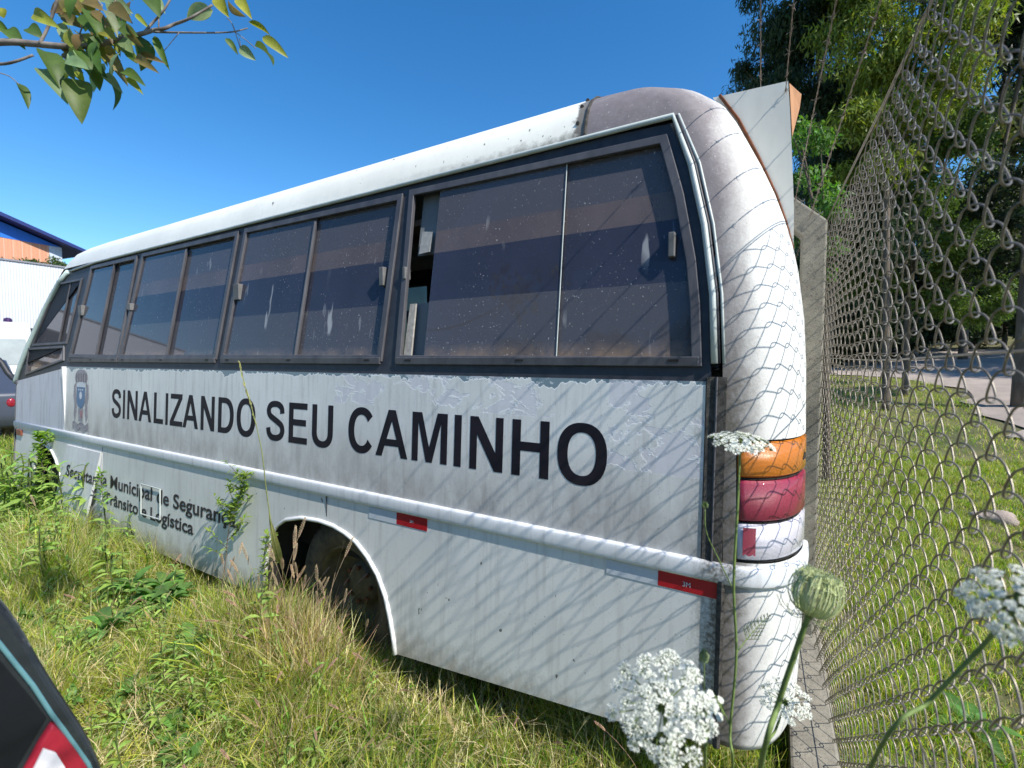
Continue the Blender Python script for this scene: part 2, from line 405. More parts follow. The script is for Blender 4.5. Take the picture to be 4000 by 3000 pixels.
roof = part('roof', top_cap([front_ring(z, XS) for z in RL], 2.76, XS), ROOF)
cap = part('rear_roof_cap', top_cap([rear_ring(z, XS+.006) for z in RL], 2.76, XS), CORNER)
tag(cap, 'purple grey bleached rear roof cap')
# riveted joint between roof and cap
mb = MB(); mb.tube([(XS, ysd(z)-.001, z) for z in RL[:-2]], .007, 6); mb.build('roof_joint', MOSS, BUS)
for z in (2.50, 2.585, 2.64):
    y = ysd(z); mb = MB(); mb.tube([(XS-.035, y-.006, z), (XS-.035, y+.01, z+.002)], .008, 8); mb.build('rivet', MOSS, BUS)

# rear corner: body panel, recessed pocket for the lamps, bumper
ZL0, ZL1 = .925, 1.308
zs = [ZL1, 1.4, 1.54, 1.7, 1.87, 1.966, 2.055, 2.154, 2.26, 2.35, 2.44]
part('rear_panel', loft([rear_near(z)+[(interp(z, *XR)+.02, YC, z)]+[(interp(z, *XR), 2*YC-2.0, z), (interp(z, *XC)+.1, 2*YC-1.75, z), (interp(z, *XC), 2*YC-ysd(z), z)] for z in zs]), CORNER)
TL0 = .075
part('lamp_surround', loft([rear_near(z, 4, 0, 0, TL0) for z in (ZL0, ZL1)]), CORNER)
part('lamp_pocket', loft([[rear_near(z, 1, 0, TL0, TL0+.001)[0]]+rear_near(z, 10, .03, TL0, 1.)+[(interp(z, *XR), YC, z), (interp(z, *XR), 2*YC-2, z), (interp(z, *XC), 2*YC-1.6, z)] for z in (ZL0-.03, ZL1+.0)]), DARK)
zb = [.335, .34, .36, .43, .55, .69, .86]
def bump_ring(z, inset):
    return rear_near(z, 14, inset)+[(interp(z, *XR)+.02-inset, YC, z)]+[(p[0], 2*YC-p[1], p[2]) for p in rear_near(z, 6, inset)[::-1]]
part('rear_bumper', loft([bump_ring(.36, .05), bump_ring(.335, .025), bump_ring(.338, .006)]+[bump_ring(z, 0) for z in zb[2:]]+[bump_ring(.925, .0)]), CORNER)
# tail lamps
def lens(name, c, rough=.25, stripes=260.):
    t = NT(name); x, y, z = t.sep()[:3]
    t.col(t.mix(t.noise(9), c, tuple(k*.75 for k in c))); t.set(Roughness=rough)
    wv = t.math('SINE', t.math('MULTIPLY', z, stripes*2*PI)); wv2 = t.math('SINE', t.math('MULTIPLY', x, 280*2*PI))
    t.bump(t.math('ADD', wv, t.math('MULTIPLY', wv2, .3)), .5, .0008); t.b.inputs['Coat Weight'].default_value = .5
    t.b.inputs['Subsurface Weight'].default_value = 0.
    return t.m
AMB = lens('amber lens', (.62, .19, .015)); REDL = lens('faded red lens', (.30, .018, .05), .45, 400.); CLR = lens('clear lens', (.62, .60, .66))
LAMP = MB().build('tail_lamp', DARK, BUS)
def lamp_seg(name, z0, z1, mat, parent, t0=TL0+.01, t1=.96, out=.0):
    rings = []
    for z, ins in ((z0, .03), (z0+.001, .008), (z0+.010, -.002-out), (z1-.010, -.002-out), (z1-.001, .008), (z1, .03)):
        P = rear_near(z, 16, ins, t0, t1); rings.append([rear_near(z, 1, .035, t0, t1)[0]]+P+[rear_near(z, 1, .035, t0, t1)[1]])
    o = part(name, loft(rings), mat, parent); return o
def Lpart(z0, z1, n, mt, **k): return lamp_seg(n, z0, z1, mt, LAMP, **k)
# the lamp's own mesh: its dark gasket plates between lenses
g = MB()
for z in (ZL0+.001, 1.046, 1.182, ZL1-.006):
    P = rear_near(z, 16, .006, TL0+.005, .97); Q = rear_near(z, 16, .03, TL0+.005, .97)
    g.add(P+Q+[(p[0], p[1], p[2]+.004) for p in P+Q], [(i, i+1, 17+i+1, 17+i) for i in range(16)]+[(34+i, 34+i+1, 51+i+1, 51+i) for i in range(16)]+[(i, i+1, 35+i, 34+i) for i in range(16)])
me = g.build('gasket', DARK, None).data
LAMP.data = me; bpy.data.objects.remove([o for o in bpy.data.objects if o.name == 'gasket'][0])
Lpart(1.187, 1.303, 'amber_lens', AMB); Lpart(1.051, 1.180, 'red_lens', REDL); Lpart(.930, 1.045, 'clear_lens', CLR)
q = rear_near(.99, 16, -.004, TL0+.045, .215)
mb = MB(); A_ = [(p[0], p[1], .940) for p in q]; B_ = [(p[0], p[1], 1.036) for p in q]; n_ = len(q)
mb.add(A_+B_, [(i, i+1, n_+i+1, n_+i) for i in range(n_-1)]); mb.build('red_reflector', REDL, LAMP)
# broken hole in the amber lens
c0 = rear_near(1.235, 1, -.003, .76, .78)[0]; c1 = rear_near(1.235, 1, -.003, .86, .87)[0]
mb = MB(); mb.add([(c0[0], c0[1], 1.225), (c1[0], c1[1], 1.222), (c1[0], c1[1], 1.242), ((c0[0]+c1[0])/2, (c0[1]+c1[1])/2, 1.250), (c0[0], c0[1], 1.236)], [(0, 1, 2, 3, 4)]); mb.build('lens_hole', DARK, LAMP)

# ---- flat side plates
def sf(a, b, d): return (a, wy(b)+d, b)
mb = MB(); mb.sheet([[(-5.575, .905), (-.20, .905), (-.20, 1.485), (-5.575, 1.491)]], sf, .012); mb.build('side_panel', SIDE, BUS)
mb = MB(); mb.sheet([[(-6.93, .905), (-5.605, .905), (-5.605, 1.475), (-5.62, 1.478), (-6.88, 1.335), (-6.93, 1.32)]], sf, .012); mb.build('cab_door_panel', DOORP, BUS)
mb = MB(); mb.box((-5.604, wy(1.2)-.012, .91), (-5.577, wy(1.2)+.02, 1.492)); mb.build('door_seam', TRIM, BUS)
mb = MB(); mb.sheet([[(-.197, .90), (-.138, .90), (-.138, 1.50), (-.197, 1.50)]], lambda a, b, d: (a, wy(b)-.004+d, b), .02); mb.build('corner_seal', MOSS, BUS)
mb = MB(); mb.tube([(-.168, wy(z)-.005, z) for z in (.90, 1.1, 1.3, 1.50)], .004, 6); mb.build('seal_bead', ALU, BUS)
mb = MB(); mb.tube([(-.138, wy(z)-.004, z) for z in (.335, .5, .7, .86)], .012, 6); mb.build('bumper_seam', MOSS, BUS)
# skirt with wheel openings
arch = [(-2.545, .19), (-2.50, .43), (-2.47, .55), (-2.42, .62), (-2.34, .67), (-2.205, .703), (-2.06, .712), (-1.95, .705), (-1.86, .685), (-1.78, .655), (-1.70, .60), (-1.63, .53), (-1.575, .44), (-1.54, .34), (-1.515, .25), (-1.503, .19)]
farch = [(-6.33, .2), (-6.31, .50), (-6.27, .66), (-6.20, .72), (-6.10, .745), (-6.0, .735), (-5.87, .70), (-5.76, .63), (-5.68, .54), (-5.63, .43), (-5.60, .30), (-5.59, .2)]
mb = MB(); mb.sheet([[(-6.90, .86), (-6.90, .22), (-6.335, .2)]+farch[1:]+[(-4.77, .19), (-4.77, .86)]], sf, .01); mb.build('front_skirt', SKIRT, BUS)
mb = MB(); mb.sheet([[(-4.755, .86), (-4.755, .178), (-4.26, .175)]+arch+[(-.47, .286), (-.142, .335), (-.142, .86)]], sf, .01); mb.build('rear_skirt', SKIRT, BUS)
for a_, nm in ((arch, 'wheel_arch_trim'), (farch, 'wheel_arch_trim')):
    P = [Vector((x, wy(z)-.004, z)) for x, z in a_]
    mb = MB()
    V = []
    for p in P: V += [(p.x, p.y-.012, p.z), (p.x, p.y+.012, p.z)]
    mb.tube(P, .011, 6); mb.build(nm, TRIM, BUS, True)
    # wheel well behind
    cx = (a_[0][0]+a_[-1][0])/2
    mb = MB(); R1 = [(x, wy(z)+.012, z) for x, z in a_]; R2 = [(x, wy(z)+.55, z) for x, z in a_]
    n = len(R1); mb.add(R1+R2, [(i, i+1, n+i+1, n+i) for i in range(n-1)]+[tuple(range(n, 2*n))]); mb.build('wheel_well', DARK, BUS)
# panel joints
mb = MB(); mb.box((-2.012, wy(.8)-.003, .715), (-2.006, wy(.8)+.006, .85)); mb.build('skirt_joint', ALU, BUS)
# luggage flap hanging open
def ff(a, b, d): return (a-(0.795-b)*.22, wy(.795)-.010-(0.795-b)*.13+d, b)
mb = MB(); mb.sheet([[(-5.50, .12), (-4.80, .115), (-4.775, .795), (-5.49, .795)]], ff, .018); mb.build('side_flap', paint('flap paint', (.60, .61, .62), .25), BUS)
mb = MB(); mb.box((-4.80, 1.60, .18), (-4.75, 1.66, .80)); mb.build('flap_frame', RUST, BUS)
mb = MB(); mb.tube([(x, wy(z)-.012, z) for x, z in ((-4.045, .64), (-3.755, .642), (-3.745, .43), (-4.035, .422), (-4.045, .64))], .0045, 6); fl = mb.build('filler_flap_rim', ALU_L, BUS)
# floor, underbody, interior, far side
mb = MB(); mb.box((-6.8, 1.75, .45), (-.02, 3.55, .62)); mb.build('floor_pan', DARK, BUS)
mb = MB(); mb.box((-1.3, 1.85, .28), (-1.0, 3.4, .45)); mb.build('bumper_beam', DARK, BUS); mb = MB(); mb.box((-4.6, 1.9, .25), (-2.7, 2.4, .45)); mb.build('fuel_tank', DARK, BUS)
mb = MB(); mb.sheet([[(-6.9, .35), (-.25, .35), (-.25, 1.49), (-6.9, 1.49)]], lambda a, b, d: (a, 2*YC-wy(b)-d, b), .02); mb.build('far_side_panel', SIDE, BUS)
mb = MB()
for x0 in (-5.4, -4.45, -2.98, -1.57, -.32): mb.box((x0-.04, 3.55, 1.49), (x0+.04, 3.69, 2.44))
mb.box((-6.3, 3.52, 2.30), (-.25, 3.62, 2.44)); mb.build('far_pillars', RUBBER, BUS)
mb = MB(); mb.sheet([[(-6.5, 1.49), (-.25, 1.49), (-.3, 2.36), (-6.1, 2.36)]], lambda a, b, d: (a, 2*YC-wy(b)-.01-d, b), .004); mb.build('far_glass', GLASS2, BUS)
def board(name, z0, z1, mt, x0=-4.42, x1=-.36, dy=.05):
    mb = MB(); mb.sheet([[(x0, z0), (x1, z0), (x1, z1), (x0, z1)]], lambda a, b, d: (a, wy(b)+dy+d, b), .012); mb.build(name, mt, BUS)
INTW = simple('laminate lightened behind glass', (.52, .52, .55), (.40, .41, .45), .8, 4)  # boards under glass coloured lighter to make up for light lost in it
INTBW = simple('brown laminate lightened behind glass', (.60, .46, .38), (.50, .38, .31), .8, 4)  # valance colour lightened the same way against the dimming glass
BX = [(-1.385, -.30), (-2.99, -1.70), (-4.46, -3.14)]
for a_, b_ in BX: board('brown_valance', 2.05, 2.155, INTBW, a_, b_, .034); board('upper_board', 2.157, 2.42, INTW, a_, b_, .036)
board('gap_board', 2.06, 2.42, INT, -1.54, -1.387, .05); board('gap_board', 1.50, 1.825, INT, -1.54, -1.387, .05)  # same boards in a darker colour where no glass covers them
mb = MB(); mb.box((-5.3, 1.86, 2.25), (-.42, 2.15, 2.28)); mb.build('luggage_rack', INTB, BUS)
mb = MB()
for i in range(6):
    x = -4.9+i*.82
    mb.box((x, 1.75, .65), (x+.12, 2.25, 1.80)); mb.box((x, 1.75, .9), (x+.5, 2.25, 1.05))
mb.build('seat_row', simple('seat cloth', (.10, .11, .16), (.07, .075, .11), .9, 20), BUS)
for a_, b_ in BX: board('lower_board', 1.50, 1.825, INTW, a_, b_, .034)
# moulding sweeps round the rear corner
def near_path(z, n=14): return [(-6.93, wy(z)), (-5, wy(z)), (-3, wy(z)), (-1.2, wy(z))]+[(p[0], p[1]) for p in rear_near(z, n)]
def sweep(path, prof, name, mat):
    P = [Vector((p[0], p[1], 0)) for p in path]; rings = []
    for i, p in enumerate(P):
        d = (P[min(i+1, len(P)-1)]-P[max(0, i-1)]).normalized(); nrm = Vector((d.y, -d.x, 0))
        rings.append([tuple(p+nrm*o+Vector((0, 0, z))) for o, z in prof])
    return part(name, loft(rings, True, True), mat)
pr_ = [(-.012, .848)]+[(.003+.013*math.sin(a)**.38, .882-.033*math.cos(a)) for a in [PI*i/8 for i in range(0, 9)]]+[(-.012, .916)]
sweep(near_path(.88), pr_, 'side_moulding', BELT)
# reflective tape
def tape(x0, x1, z0, z1, mt, nm):
    mb = MB(); mb.sheet([[(x0, z0), (x1, z0), (x1, z1), (x0, z1)]], lambda a, b, d: (a, wy(b)-.002+d, b), .0015); return mb.build(nm, mt, BUS)
tape(-1.70, -1.521, .790, .845, WHT, 'reflective_tape'); t1 = tape(-1.519, -1.336, .791, .846, RED, 'reflective_tape'); tag(t1, 'red reflective tape')
tape(-.510, -.333, .796, .847, WHT, 'reflective_tape'); t2 = tape(-.331, -.148, .797, .848, RED, 'reflective_tape'); tag(t2, 'red reflective tape')

# ---- window band
def wf(a, b, d): return (a, wy(b)+d, b)
W = [[(1616, 761), (2582, 558), (2640, 770), (2685, 1020), (2700, 1190), (2706, 1398), (1563, 1391)],
     [(964, 908), (1556, 780), (1477, 1390), (874, 1388)],
     [(560, 1002), (922, 920), (838, 1388), (473, 1388)],
     [(359, 1050), (530, 1011), (457, 1388), (277, 1385)],
     [(223, 1113), (316, 1095), (259, 1336), (130, 1345)],
     [(113, 1366), (247, 1358), (246, 1403), (96, 1459)]]
WQ = [[atw(*p) for p in q] for q in W]
def offset(poly, d):
    n = len(poly); out = []
    A = sum(poly[i][0]*poly[(i+1) % n][1]-poly[(i+1) % n][0]*poly[i][1] for i in range(n)); s = 1 if A > 0 else -1
    for i in range(n):
        p0, p1, p2 = Vector(poly[i-1]), Vector(poly[i]), Vector(poly[(i+1) % n])
        e1, e2 = (p1-p0).normalized(), (p2-p1).normalized(); n1 = Vector((e1.y, -e1.x))*s; n2 = Vector((e2.y, -e2.x))*s
        m_ = (n1+n2); m_ = m_/max(.3, m_.dot(n1)) if m_.length > 1e-6 else n1
        out.append(tuple(p1+m_*d))
    return out
rail = [atw(*p) for p in [(2629, 476), (2700, 645), (2752, 880), (2784, 1150), (2792, 1420)]]
railx = [(-5.90, 2.40), (-5.3, 2.425), (-4.2, 2.425), (-3., 2.425), (-2., 2.425), (-1., 2.425)] + [(rail[0][0], 2.425)] + rail[1:]
pil = [(-6.93, 1.34), (-6.80, 1.50), (-6.66, 1.72), (-6.40, 2.05), (-6.12, 2.32), (-5.95, 2.40)]
outer = [(-5.59, 1.487), (-.20, 1.484), (rail[-1][0]-.01, 1.50)] + [(x-.012, z) for x, z in rail[::-1][1:]]+[(-1., 2.432), (-3., 2.432), (-5.85, 2.432), (-5.98, 2.39)] + [(x+.03, z) for x, z in pil[::-1][1:]] + [(-6.86, 1.34)]
hol = [offset(q, .012) for q in WQ]
mb = MB(); mb.sheet([outer]+hol, lambda a, b, d: (a, wy(b)+.006+d, b), .02); mb.build('window_band', RUBBER, BUS)
mb = MB(); mb.tube([(x, wy(z)-.006, z) for x, z in railx], .0105, 8); mb.build('drip_rail', ALU_L, BUS, True)
mb = MB(); mb.tube([(x+.012, wy(z)-.001, z) for x, z in [(rail[0][0], 2.425)]+rail[1:]], .006, 6); mb.build('rail_seal', RUBBER, BUS, True)
mb = MB(); mb.tube([(x+.027, wy(z)+.001, z) for x, z in [(rail[0][0]-.01, 2.43)]+rail[1:]], .005, 6); mb.build('corner_bead', ALU_L, BUS, True)
mb = MB(); mb.tube([(x, wy(z)-.004, z) for x, z in [(-6.95, 1.32)]+pil], [.022]*7, 8); mb.build('windscreen_pillar', simple('pillar paint', (.50, .60, .58), (.40, .5, .5), .4), BUS, True)
DIV = [((2207, 640), (2165, 1391)), ((1230, 866), (1151, 1388)), ((726, 975), (648, 1388)), ((446, 1032), (373, 1386)), ((274, 1104), (226, 1340))]
for i, q in enumerate(WQ):
    wn = MB(); th = .028 if i < 4 else .018
    wn.sheet([offset(q, th), offset(q, -.004)], lambda a, b, d: (a, wy(b)-.006+d, b), .022)
    win = wn.build('window', ALU, BUS, bev=.003)
    if i == 5:
        mb = MB(); mb.sheet([offset(q, .004)], lambda a, b, d: (a, wy(b)+.014+d, b), .003); mb.build('pane', GLASS2, win); continue
    top, bot = [atw(*p) for p in DIV[i]]
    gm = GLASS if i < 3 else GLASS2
    qo = offset(q, .006)
    if i == 0:
        pl, pb = atw(1715, 752), atw(1651, 1391)
        Lq = [(pl[0], pl[1]+.02), (top[0]+.006, top[1]+.02), (bot[0]+.006, bot[1]-.012), (pb[0], pb[1]-.012)]
        Rq = [(top[0]-.10, top[1]+.004)] + qo[1:-1] + [(bot[0]-.10, bot[1]-.012)]
    else:
        Lq = [qo[0], (top[0]+.004, top[1]+.02), (bot[0]+.004, bot[1]-.02), qo[-1]]
        Rq = [(top[0]-.03, top[1]+.02), qo[1], qo[2], (bot[0]-.03, bot[1]-.02)]
    mb = MB(); mb.sheet([Lq], lambda a, b, d: (a, wy(b)+.008+d, b), .004); pane = mb.build('pane', gm, win)
    mb = MB(); mb.sheet([Rq], lambda a, b, d: (a, wy(b)+.020+d, b), .004); mb.build('pane', gm, win)
    mb = MB()
    if i == 0: mb.tube([(top[0]+.006, wy(top[1])+.006, top[1]), (bot[0]+.006, wy(bot[1])+.006, bot[1])], .0022, 5); mb.build('pane_edge', ALU_L, win)
    else:
        mb.tube([(top[0], wy(top[1])+.006, top[1]), (bot[0], wy(bot[1])+.006, bot[1])], .011 if i < 4 else .008, 6); mb.build('divider', ALU, win)
    # bottom track with drain slots
    if i < 4:
        a, b = q[-1], q[-2] if i else q[-2]
        x0, x1 = (q[-1][0]-.02, (q[-2][0])+.02)
        mb = MB(); mb.box((x0, wy(1.55)-.010, 1.533), (x1, wy(1.55)+.004, 1.566)); tr_ = mb.build('track', ALU, win, bev=.003)
        for k in (.06, .5, .94):
            mb = MB(); xx = x0+(x1-x0)*k; mb.box((xx-.018, wy(1.55)-.0115, 1.549), (xx+.018, wy(1.55)-.0095, 1.557)); mb.build('drain_slot', DARK, tr_)
    # latch
LAT = [(2620, 912, 2638, 1002), (1494, 1046, 1501, 1115), (924, 1112, 936, 1170), (510, 1187, 516, 1212), (316, 1195, 322, 1232), (1586, 1045, 1590, 1090)]
for a, b, c, d in LAT:
    p, q = atw(a, b), atw(c, d)
    mb = MB(); mb.box((min(p[0], q[0])-.004, wy(p[1])-.022, q[1]), (max(p[0], q[0])-.002, wy(p[1])-.002+.02, p[1])); mb.build('window_latch', simple('latch', (.17, .17, .17), (.09, .085, .08), .6), BUS, bev=.003)
# peeling seal and grey foam in the gap of the rearmost window
mb = MB(); mb.sheet([[(-1.505, 2.06), (-1.44, 2.065), (-1.435, 2.16), (-1.495, 2.17)]], lambda a, b, d: (a, wy(b)+.018+d, b), .01); mb.build('foam_strip', simple('grey foam', (.33, .33, .32), (.2, .2, .2), .9, 60), BUS)
mb = MB(); mb.sheet([[(-1.53, 1.575), (-1.485, 1.575), (-1.49, 1.82), (-1.525, 1.82)]], lambda a, b, d: (a, wy(b)+.018+d, b), .01); mb.build('foam_strip', simple('pale foam', (.4, .38, .34), (.22, .2, .18), .9, 40), BUS)
# windscreen
part('windscreen', loft([front_ring(z, interp(z, *XF)+.03)[1:] for z in (1.30, 1.43, 1.77, 2.2, 2.44)]), GLASS2)
part('front_fascia', loft([front_ring(z, interp(z, *XF)+.03)[1:] for z in (.25, .9, 1.30)]), paint('fascia paint', (.66, .68, .70), .4))
mb = MB(); mb.tube([(-6.93, 1.60, 1.345), *[tuple(atd(*q)) for q in ((52, 1478, 4.88), (30, 1455, 4.87), (8, 1418, 4.85), (-40, 1375, 4.82), (-100, 1340, 4.8))]], .026, 8); ma = mb.build('mirror_arm', RUBBER, BUS, True)
mb = MB(); q_ = atd(-120, 1300, 4.8); mb.box((q_.x-.05, q_.y-.1, q_.z-.17), (q_.x+.05, q_.y+.1, q_.z+.17)); mb.build('mirror_head', RUBBER, ma, bev=.02)
mb = MB(); mb.box((-6.965, 1.575, 1.30), (-6.90, 1.64, 1.40)); mb.build('mirror_bracket', ALU, BUS, bev=.006)
mb = MB(); mb.box((-6.84, 1.545, .775), (-6.70, 1.562, .835)); mb.build('marker_lamp', simple('dull orange lens', (.25, .07, .03), (.16, .05, .03), .4), BUS, bev=.004)

# rear hood: side cheeks and back plate above the rear window
def curve_in(z): return interp(z, *XR)-.03
zz = [2.555, 2.45, 2.3, 2.15, 2.05, 1.95]
V = [(curve_in(z), 1.95, z) for z in zz]+[(x, 1.95, z) for x, z in ((.037, 1.95), (.034, 2.1), (.022, 2.3), (.012, 2.45), (.004, 2.545))]
hd = MB(); n = len(V); hd.add(V+[(x, y+.006, z) for x, y, z in V], [tuple(range(n)), tuple(range(2*n-1, n-1, -1))]+[(i, (i+1) % n, n+(i+1) % n, n+i) for i in range(n)])
hood = hd.build('rear_hood_cheek', SHEET, BUS)
mb = MB(); mb.add([(.004, 1.957, 2.54), (.057, 2.6, 2.80), (.052, 2.6, 2.74), (.018, 1.957, 2.35), (.061, 2.6, 2.80), (.056, 2.6, 2.74), (.008, 1.957, 2.54), (.022, 1.957, 2.35)], [(0, 1, 2, 3), (6, 7, 5, 4), (0, 6, 4, 1)]); mb.build('rear_hood_back', SHEETB, BUS)
mb = MB(); mb.tube([(curve_in(z)+.024, 1.946, z) for z in zz], .006, 5); mb.build('rust_seam', RUST, BUS)

# ---- wheels
def wheel(x, z, r, label=None):
    wy0 = 1.66
    prof = [(0, .10), (.52, .10), (.56, .05), (.62, .03), (.66, .01), (.80, .0), (.93, .012), (.985, .035), (1., .06), (1., .22), (.97, .24)]
    n = 48; rings = []
    for k, (rr, d) in enumerate(prof[3:]):
        rings.append([(x+r*rr*math.cos(2*PI*i/n), wy0+d, z+r*rr*math.sin(2*PI*i/n)) for i in range(n)])
    V, F = loft(rings, True); wb = MB(); wb.add(V, F)
    for i in range(56):      # tread blocks
        a = 2*PI*i/56; b = a+.055
        for d0 in (.05, .14):
            q = [(x+r*k*math.cos(t), wy0+d, z+r*k*math.sin(t)) for k in (.985, 1.025) for t in (a, b) for d in (d0, d0+.075)]
            wb.add(q, [(4, 5, 7, 6), (0, 1, 5, 4), (2, 6, 7, 3), (0, 4, 6, 2), (1, 3, 7, 5)])
    W_ = empty_part('wheel', wb, TYRE)
    rings = [[(x+r*rr*math.cos(2*PI*i/n), wy0+d, z+r*rr*math.sin(2*PI*i/n)) for i in range(n)] for rr, d in ((.625, .028), (.60, .02), (.57, .06), (.50, .13), (.30, .15), (.28, .11), (.20, .10), (.001, .10))]
    V, F = loft(rings, True); o = mesh('rim', V, F, RIM, W_, True)
    for i in range(8):
        mb = MB(); a = 2*PI*i/8; c_ = (x+r*.24*math.cos(a), wy0+.12, z+r*.24*math.sin(a)); mb.tube([c_, (c_[0], c_[1]-.035, c_[2])], .012, 6); mb.build('wheel_nut', RUST, W_)
def empty_part(name, wb, mat): return wb.build(name, mat, BUS, True)
wheel(-2.0, .30, .385); wheel(-6.02, .30, .385)

# ---- lettering
T_ = .0385
def stroke(pts, w_, h_, x0, z0, tv, th):
    P = [Vector((x0+p[0]*w_, z0+p[1]*h_)) for p in pts]
    C_ = []
    for i in range(len(P)-1):
        a, b, c, d = P[max(i-1, 0)], P[i], P[i+1], P[min(i+2, len(P)-1)]
        for k in range(6):
            t = k/6; C_.append(.5*((2*b)+(c-a)*t+(2*a-5*b+4*c-d)*t*t+(3*b-a-3*c+d)*t**3))
    C_.append(P[-1]); L, R = [], []
    for i, p in enumerate(C_):
        d = (C_[min(i+1, len(C_)-1)]-C_[max(i-1, 0)]).normalized(); n_ = Vector((-d.y, d.x))
        k = (tv*abs(n_.x)+th*abs(n_.y))/(abs(n_.x)+abs(n_.y)) / 2
        L.append(tuple(p+n_*k)); R.append(tuple(p-n_*k))
    return L+R[::-1]
def ell(cx, cy, rx, ry, a0=0, a1=360, n=36, e=.88):
    out = []
    for i in range(n+(a1-a0 < 360)):
        a = math.radians(a0+(a1-a0)*i/n); c, s_ = math.cos(a), math.sin(a)
        out.append((cx+rx*math.copysign(abs(c)**e, c), cy+ry*math.copysign(abs(s_)**e, s_)))
    return out
def glyph(ch, x0, x1, z0, z1):
    w_, h_ = x1-x0, z1-z0; t = T_; th = .034
    R = lambda pts: [[(x0+a, z0+b) for a, b in pts]]
    if ch == 'I': return R([(0, 0), (w_, 0), (w_, h_), (0, h_)])
    if ch == 'L': return R([(0, 0), (w_, 0), (w_, th), (t, th), (t, h_), (0, h_)])
    if ch == 'E': return R([(0, 0), (w_, 0), (w_, th), (t, th), (t, .44*h_), (w_*.93, .44*h_), (w_*.93, .44*h_+th), (t, .44*h_+th), (t, h_-th), (w_*.99, h_-th), (w_*.99, h_), (0, h_)])
    if ch == 'N': return R([(0, 0), (t*.92, 0), (t*.92, h_*.66), (w_-t*1.05, 0), (w_, 0), (w_, h_), (w_-t*.92, h_), (w_-t*.92, h_*.34), (t*1.05, h_), (0, h_)])
    if ch == 'H': return R([(0, 0), (t, 0), (t, .45*h_), (w_-t, .45*h_), (w_-t, 0), (w_, 0), (w_, h_), (w_-t, h_), (w_-t, .45*h_+th*1.05), (t, .45*h_+th*1.05), (t, h_), (0, h_)])
    if ch == 'Z': return R([(0, 0), (w_, 0), (w_, th), (t*1.35, th), (w_*.97, h_-th*.9), (w_*.97, h_), (w_*.04, h_), (w_*.04, h_-th), (w_-t*1.45, h_-th), (0, th*.9)])
    if ch == 'M': return R([(0, 0), (t*.92, 0), (t*.92, h_*.80), (w_*.5-t*.45, 0), (w_*.5+t*.45, 0), (w_-t*.92, h_*.80), (w_-t*.92, 0), (w_, 0), (w_, h_), (w_-t*1.45, h_), (w_*.5, h_*.30), (t*1.45, h_), (0, h_)])
    if ch == 'A':
        o = [(x0, z0), (x0+t*1.05, z0), (x0+w_*.285, z0+.23*h_), (x0+w_*.715, z0+.23*h_), (x0+w_-t*1.05, z0), (x0+w_, z0), (x0+w_*.5+t*.58, z1), (x0+w_*.5-t*.58, z1)]
        return [o, [(x0+w_*.5, z0+h_*.76), (x0+w_*.345, z0+.23*h_+th*.95), (x0+w_*.655, z0+.23*h_+th*.95)]]
    if ch == 'O':
        e_ = .012*h_/.22*1.2
        return [ell(x0+w_/2, z0+h_/2, w_/2, h_/2+e_/3), ell(x0+w_/2, z0+h_/2, w_/2-t*1.08, h_/2+e_/3-th*1.05)[::-1]]
    if ch == 'D':
        o = [(x0, z0), (x0+w_*.42, z0)]+ell(x0+w_*.42, z0+h_/2, w_*.58, h_/2, -90, 90, 18)+[(x0, z1)]
        i = [(x0+t, z0+th), (x0+t, z1-th)]+ell(x0+w_*.40, z0+h_/2, w_*.60-t*1.05, h_/2-th, -90, 90, 18)[::-1]
        return [o[:1]+o[2:], i]
    if ch == 'C':
        o = ell(x0+w_*.52, z0+h_/2, w_*.52, h_/2+.003, 38, 322, 34, .92); i = ell(x0+w_*.52, z0+h_/2, w_*.52-t*1.08, h_/2-th, 32, 328, 34, .92)
        o = [(min(p[0], x1), p[1]) for p in o]
        return [o+[(x1-t*.1, o[-1][1]-.004)][:0]+i[::-1]]
    if ch == 'U':
        o = [(x0, z1)]+ell(x0+w_/2, z0+h_*.36, w_/2, h_*.375, 180, 360, 20, .85)+[(x1, z1), (x1-t, z1)]+ell(x0+w_/2, z0+h_*.36, w_/2-t, h_*.375-th, 180, 360, 20, .85)[::-1]+[(x0+t, z1)]
        return [o]
    if ch == 'S':
        return [stroke([(.87, .70), (.83, .84), (.66, .92), (.47, .935), (.27, .91), (.14, .83), (.12, .72), (.21, .62), (.42, .545), (.64, .475), (.83, .39), (.89, .27), (.83, .15), (.66, .08), (.48, .062), (.28, .085), (.14, .18), (.10, .315)], w_, h_, x0, z0, t, th)]
LET = [('S', -4.602, -4.442), ('I', -4.406, -4.372), ('N', -4.330, -4.160), ('A', -4.139, -3.94), ('L', -3.903, -3.765), ('I', -3.731, -3.697), ('Z', -3.667, -3.496), ('A', -3.491, -3.293), ('N', -3.261, -3.097), ('D', -3.054, -2.881), ('O', -2.848, -2.654), ('S', -2.544, -2.378), ('E', -2.339, -2.181), ('U', -2.141, -1.976), ('C', -1.86, -1.682), ('A', -1.667, -1.464), ('M', -1.438, -1.237), ('I', -1.199, -1.162), ('N', -1.117, -.954), ('H', -.912, -.749), ('O', -.714, -.52)]
for ch, a, b in LET:
    mb = MB(); mb.sheet(glyph(ch, a, b, 1.098, 1.319), lambda p, q, d: (p, wy(q)-.0010+d, q), .0007)
    mb.build('letter', INK, BUS)
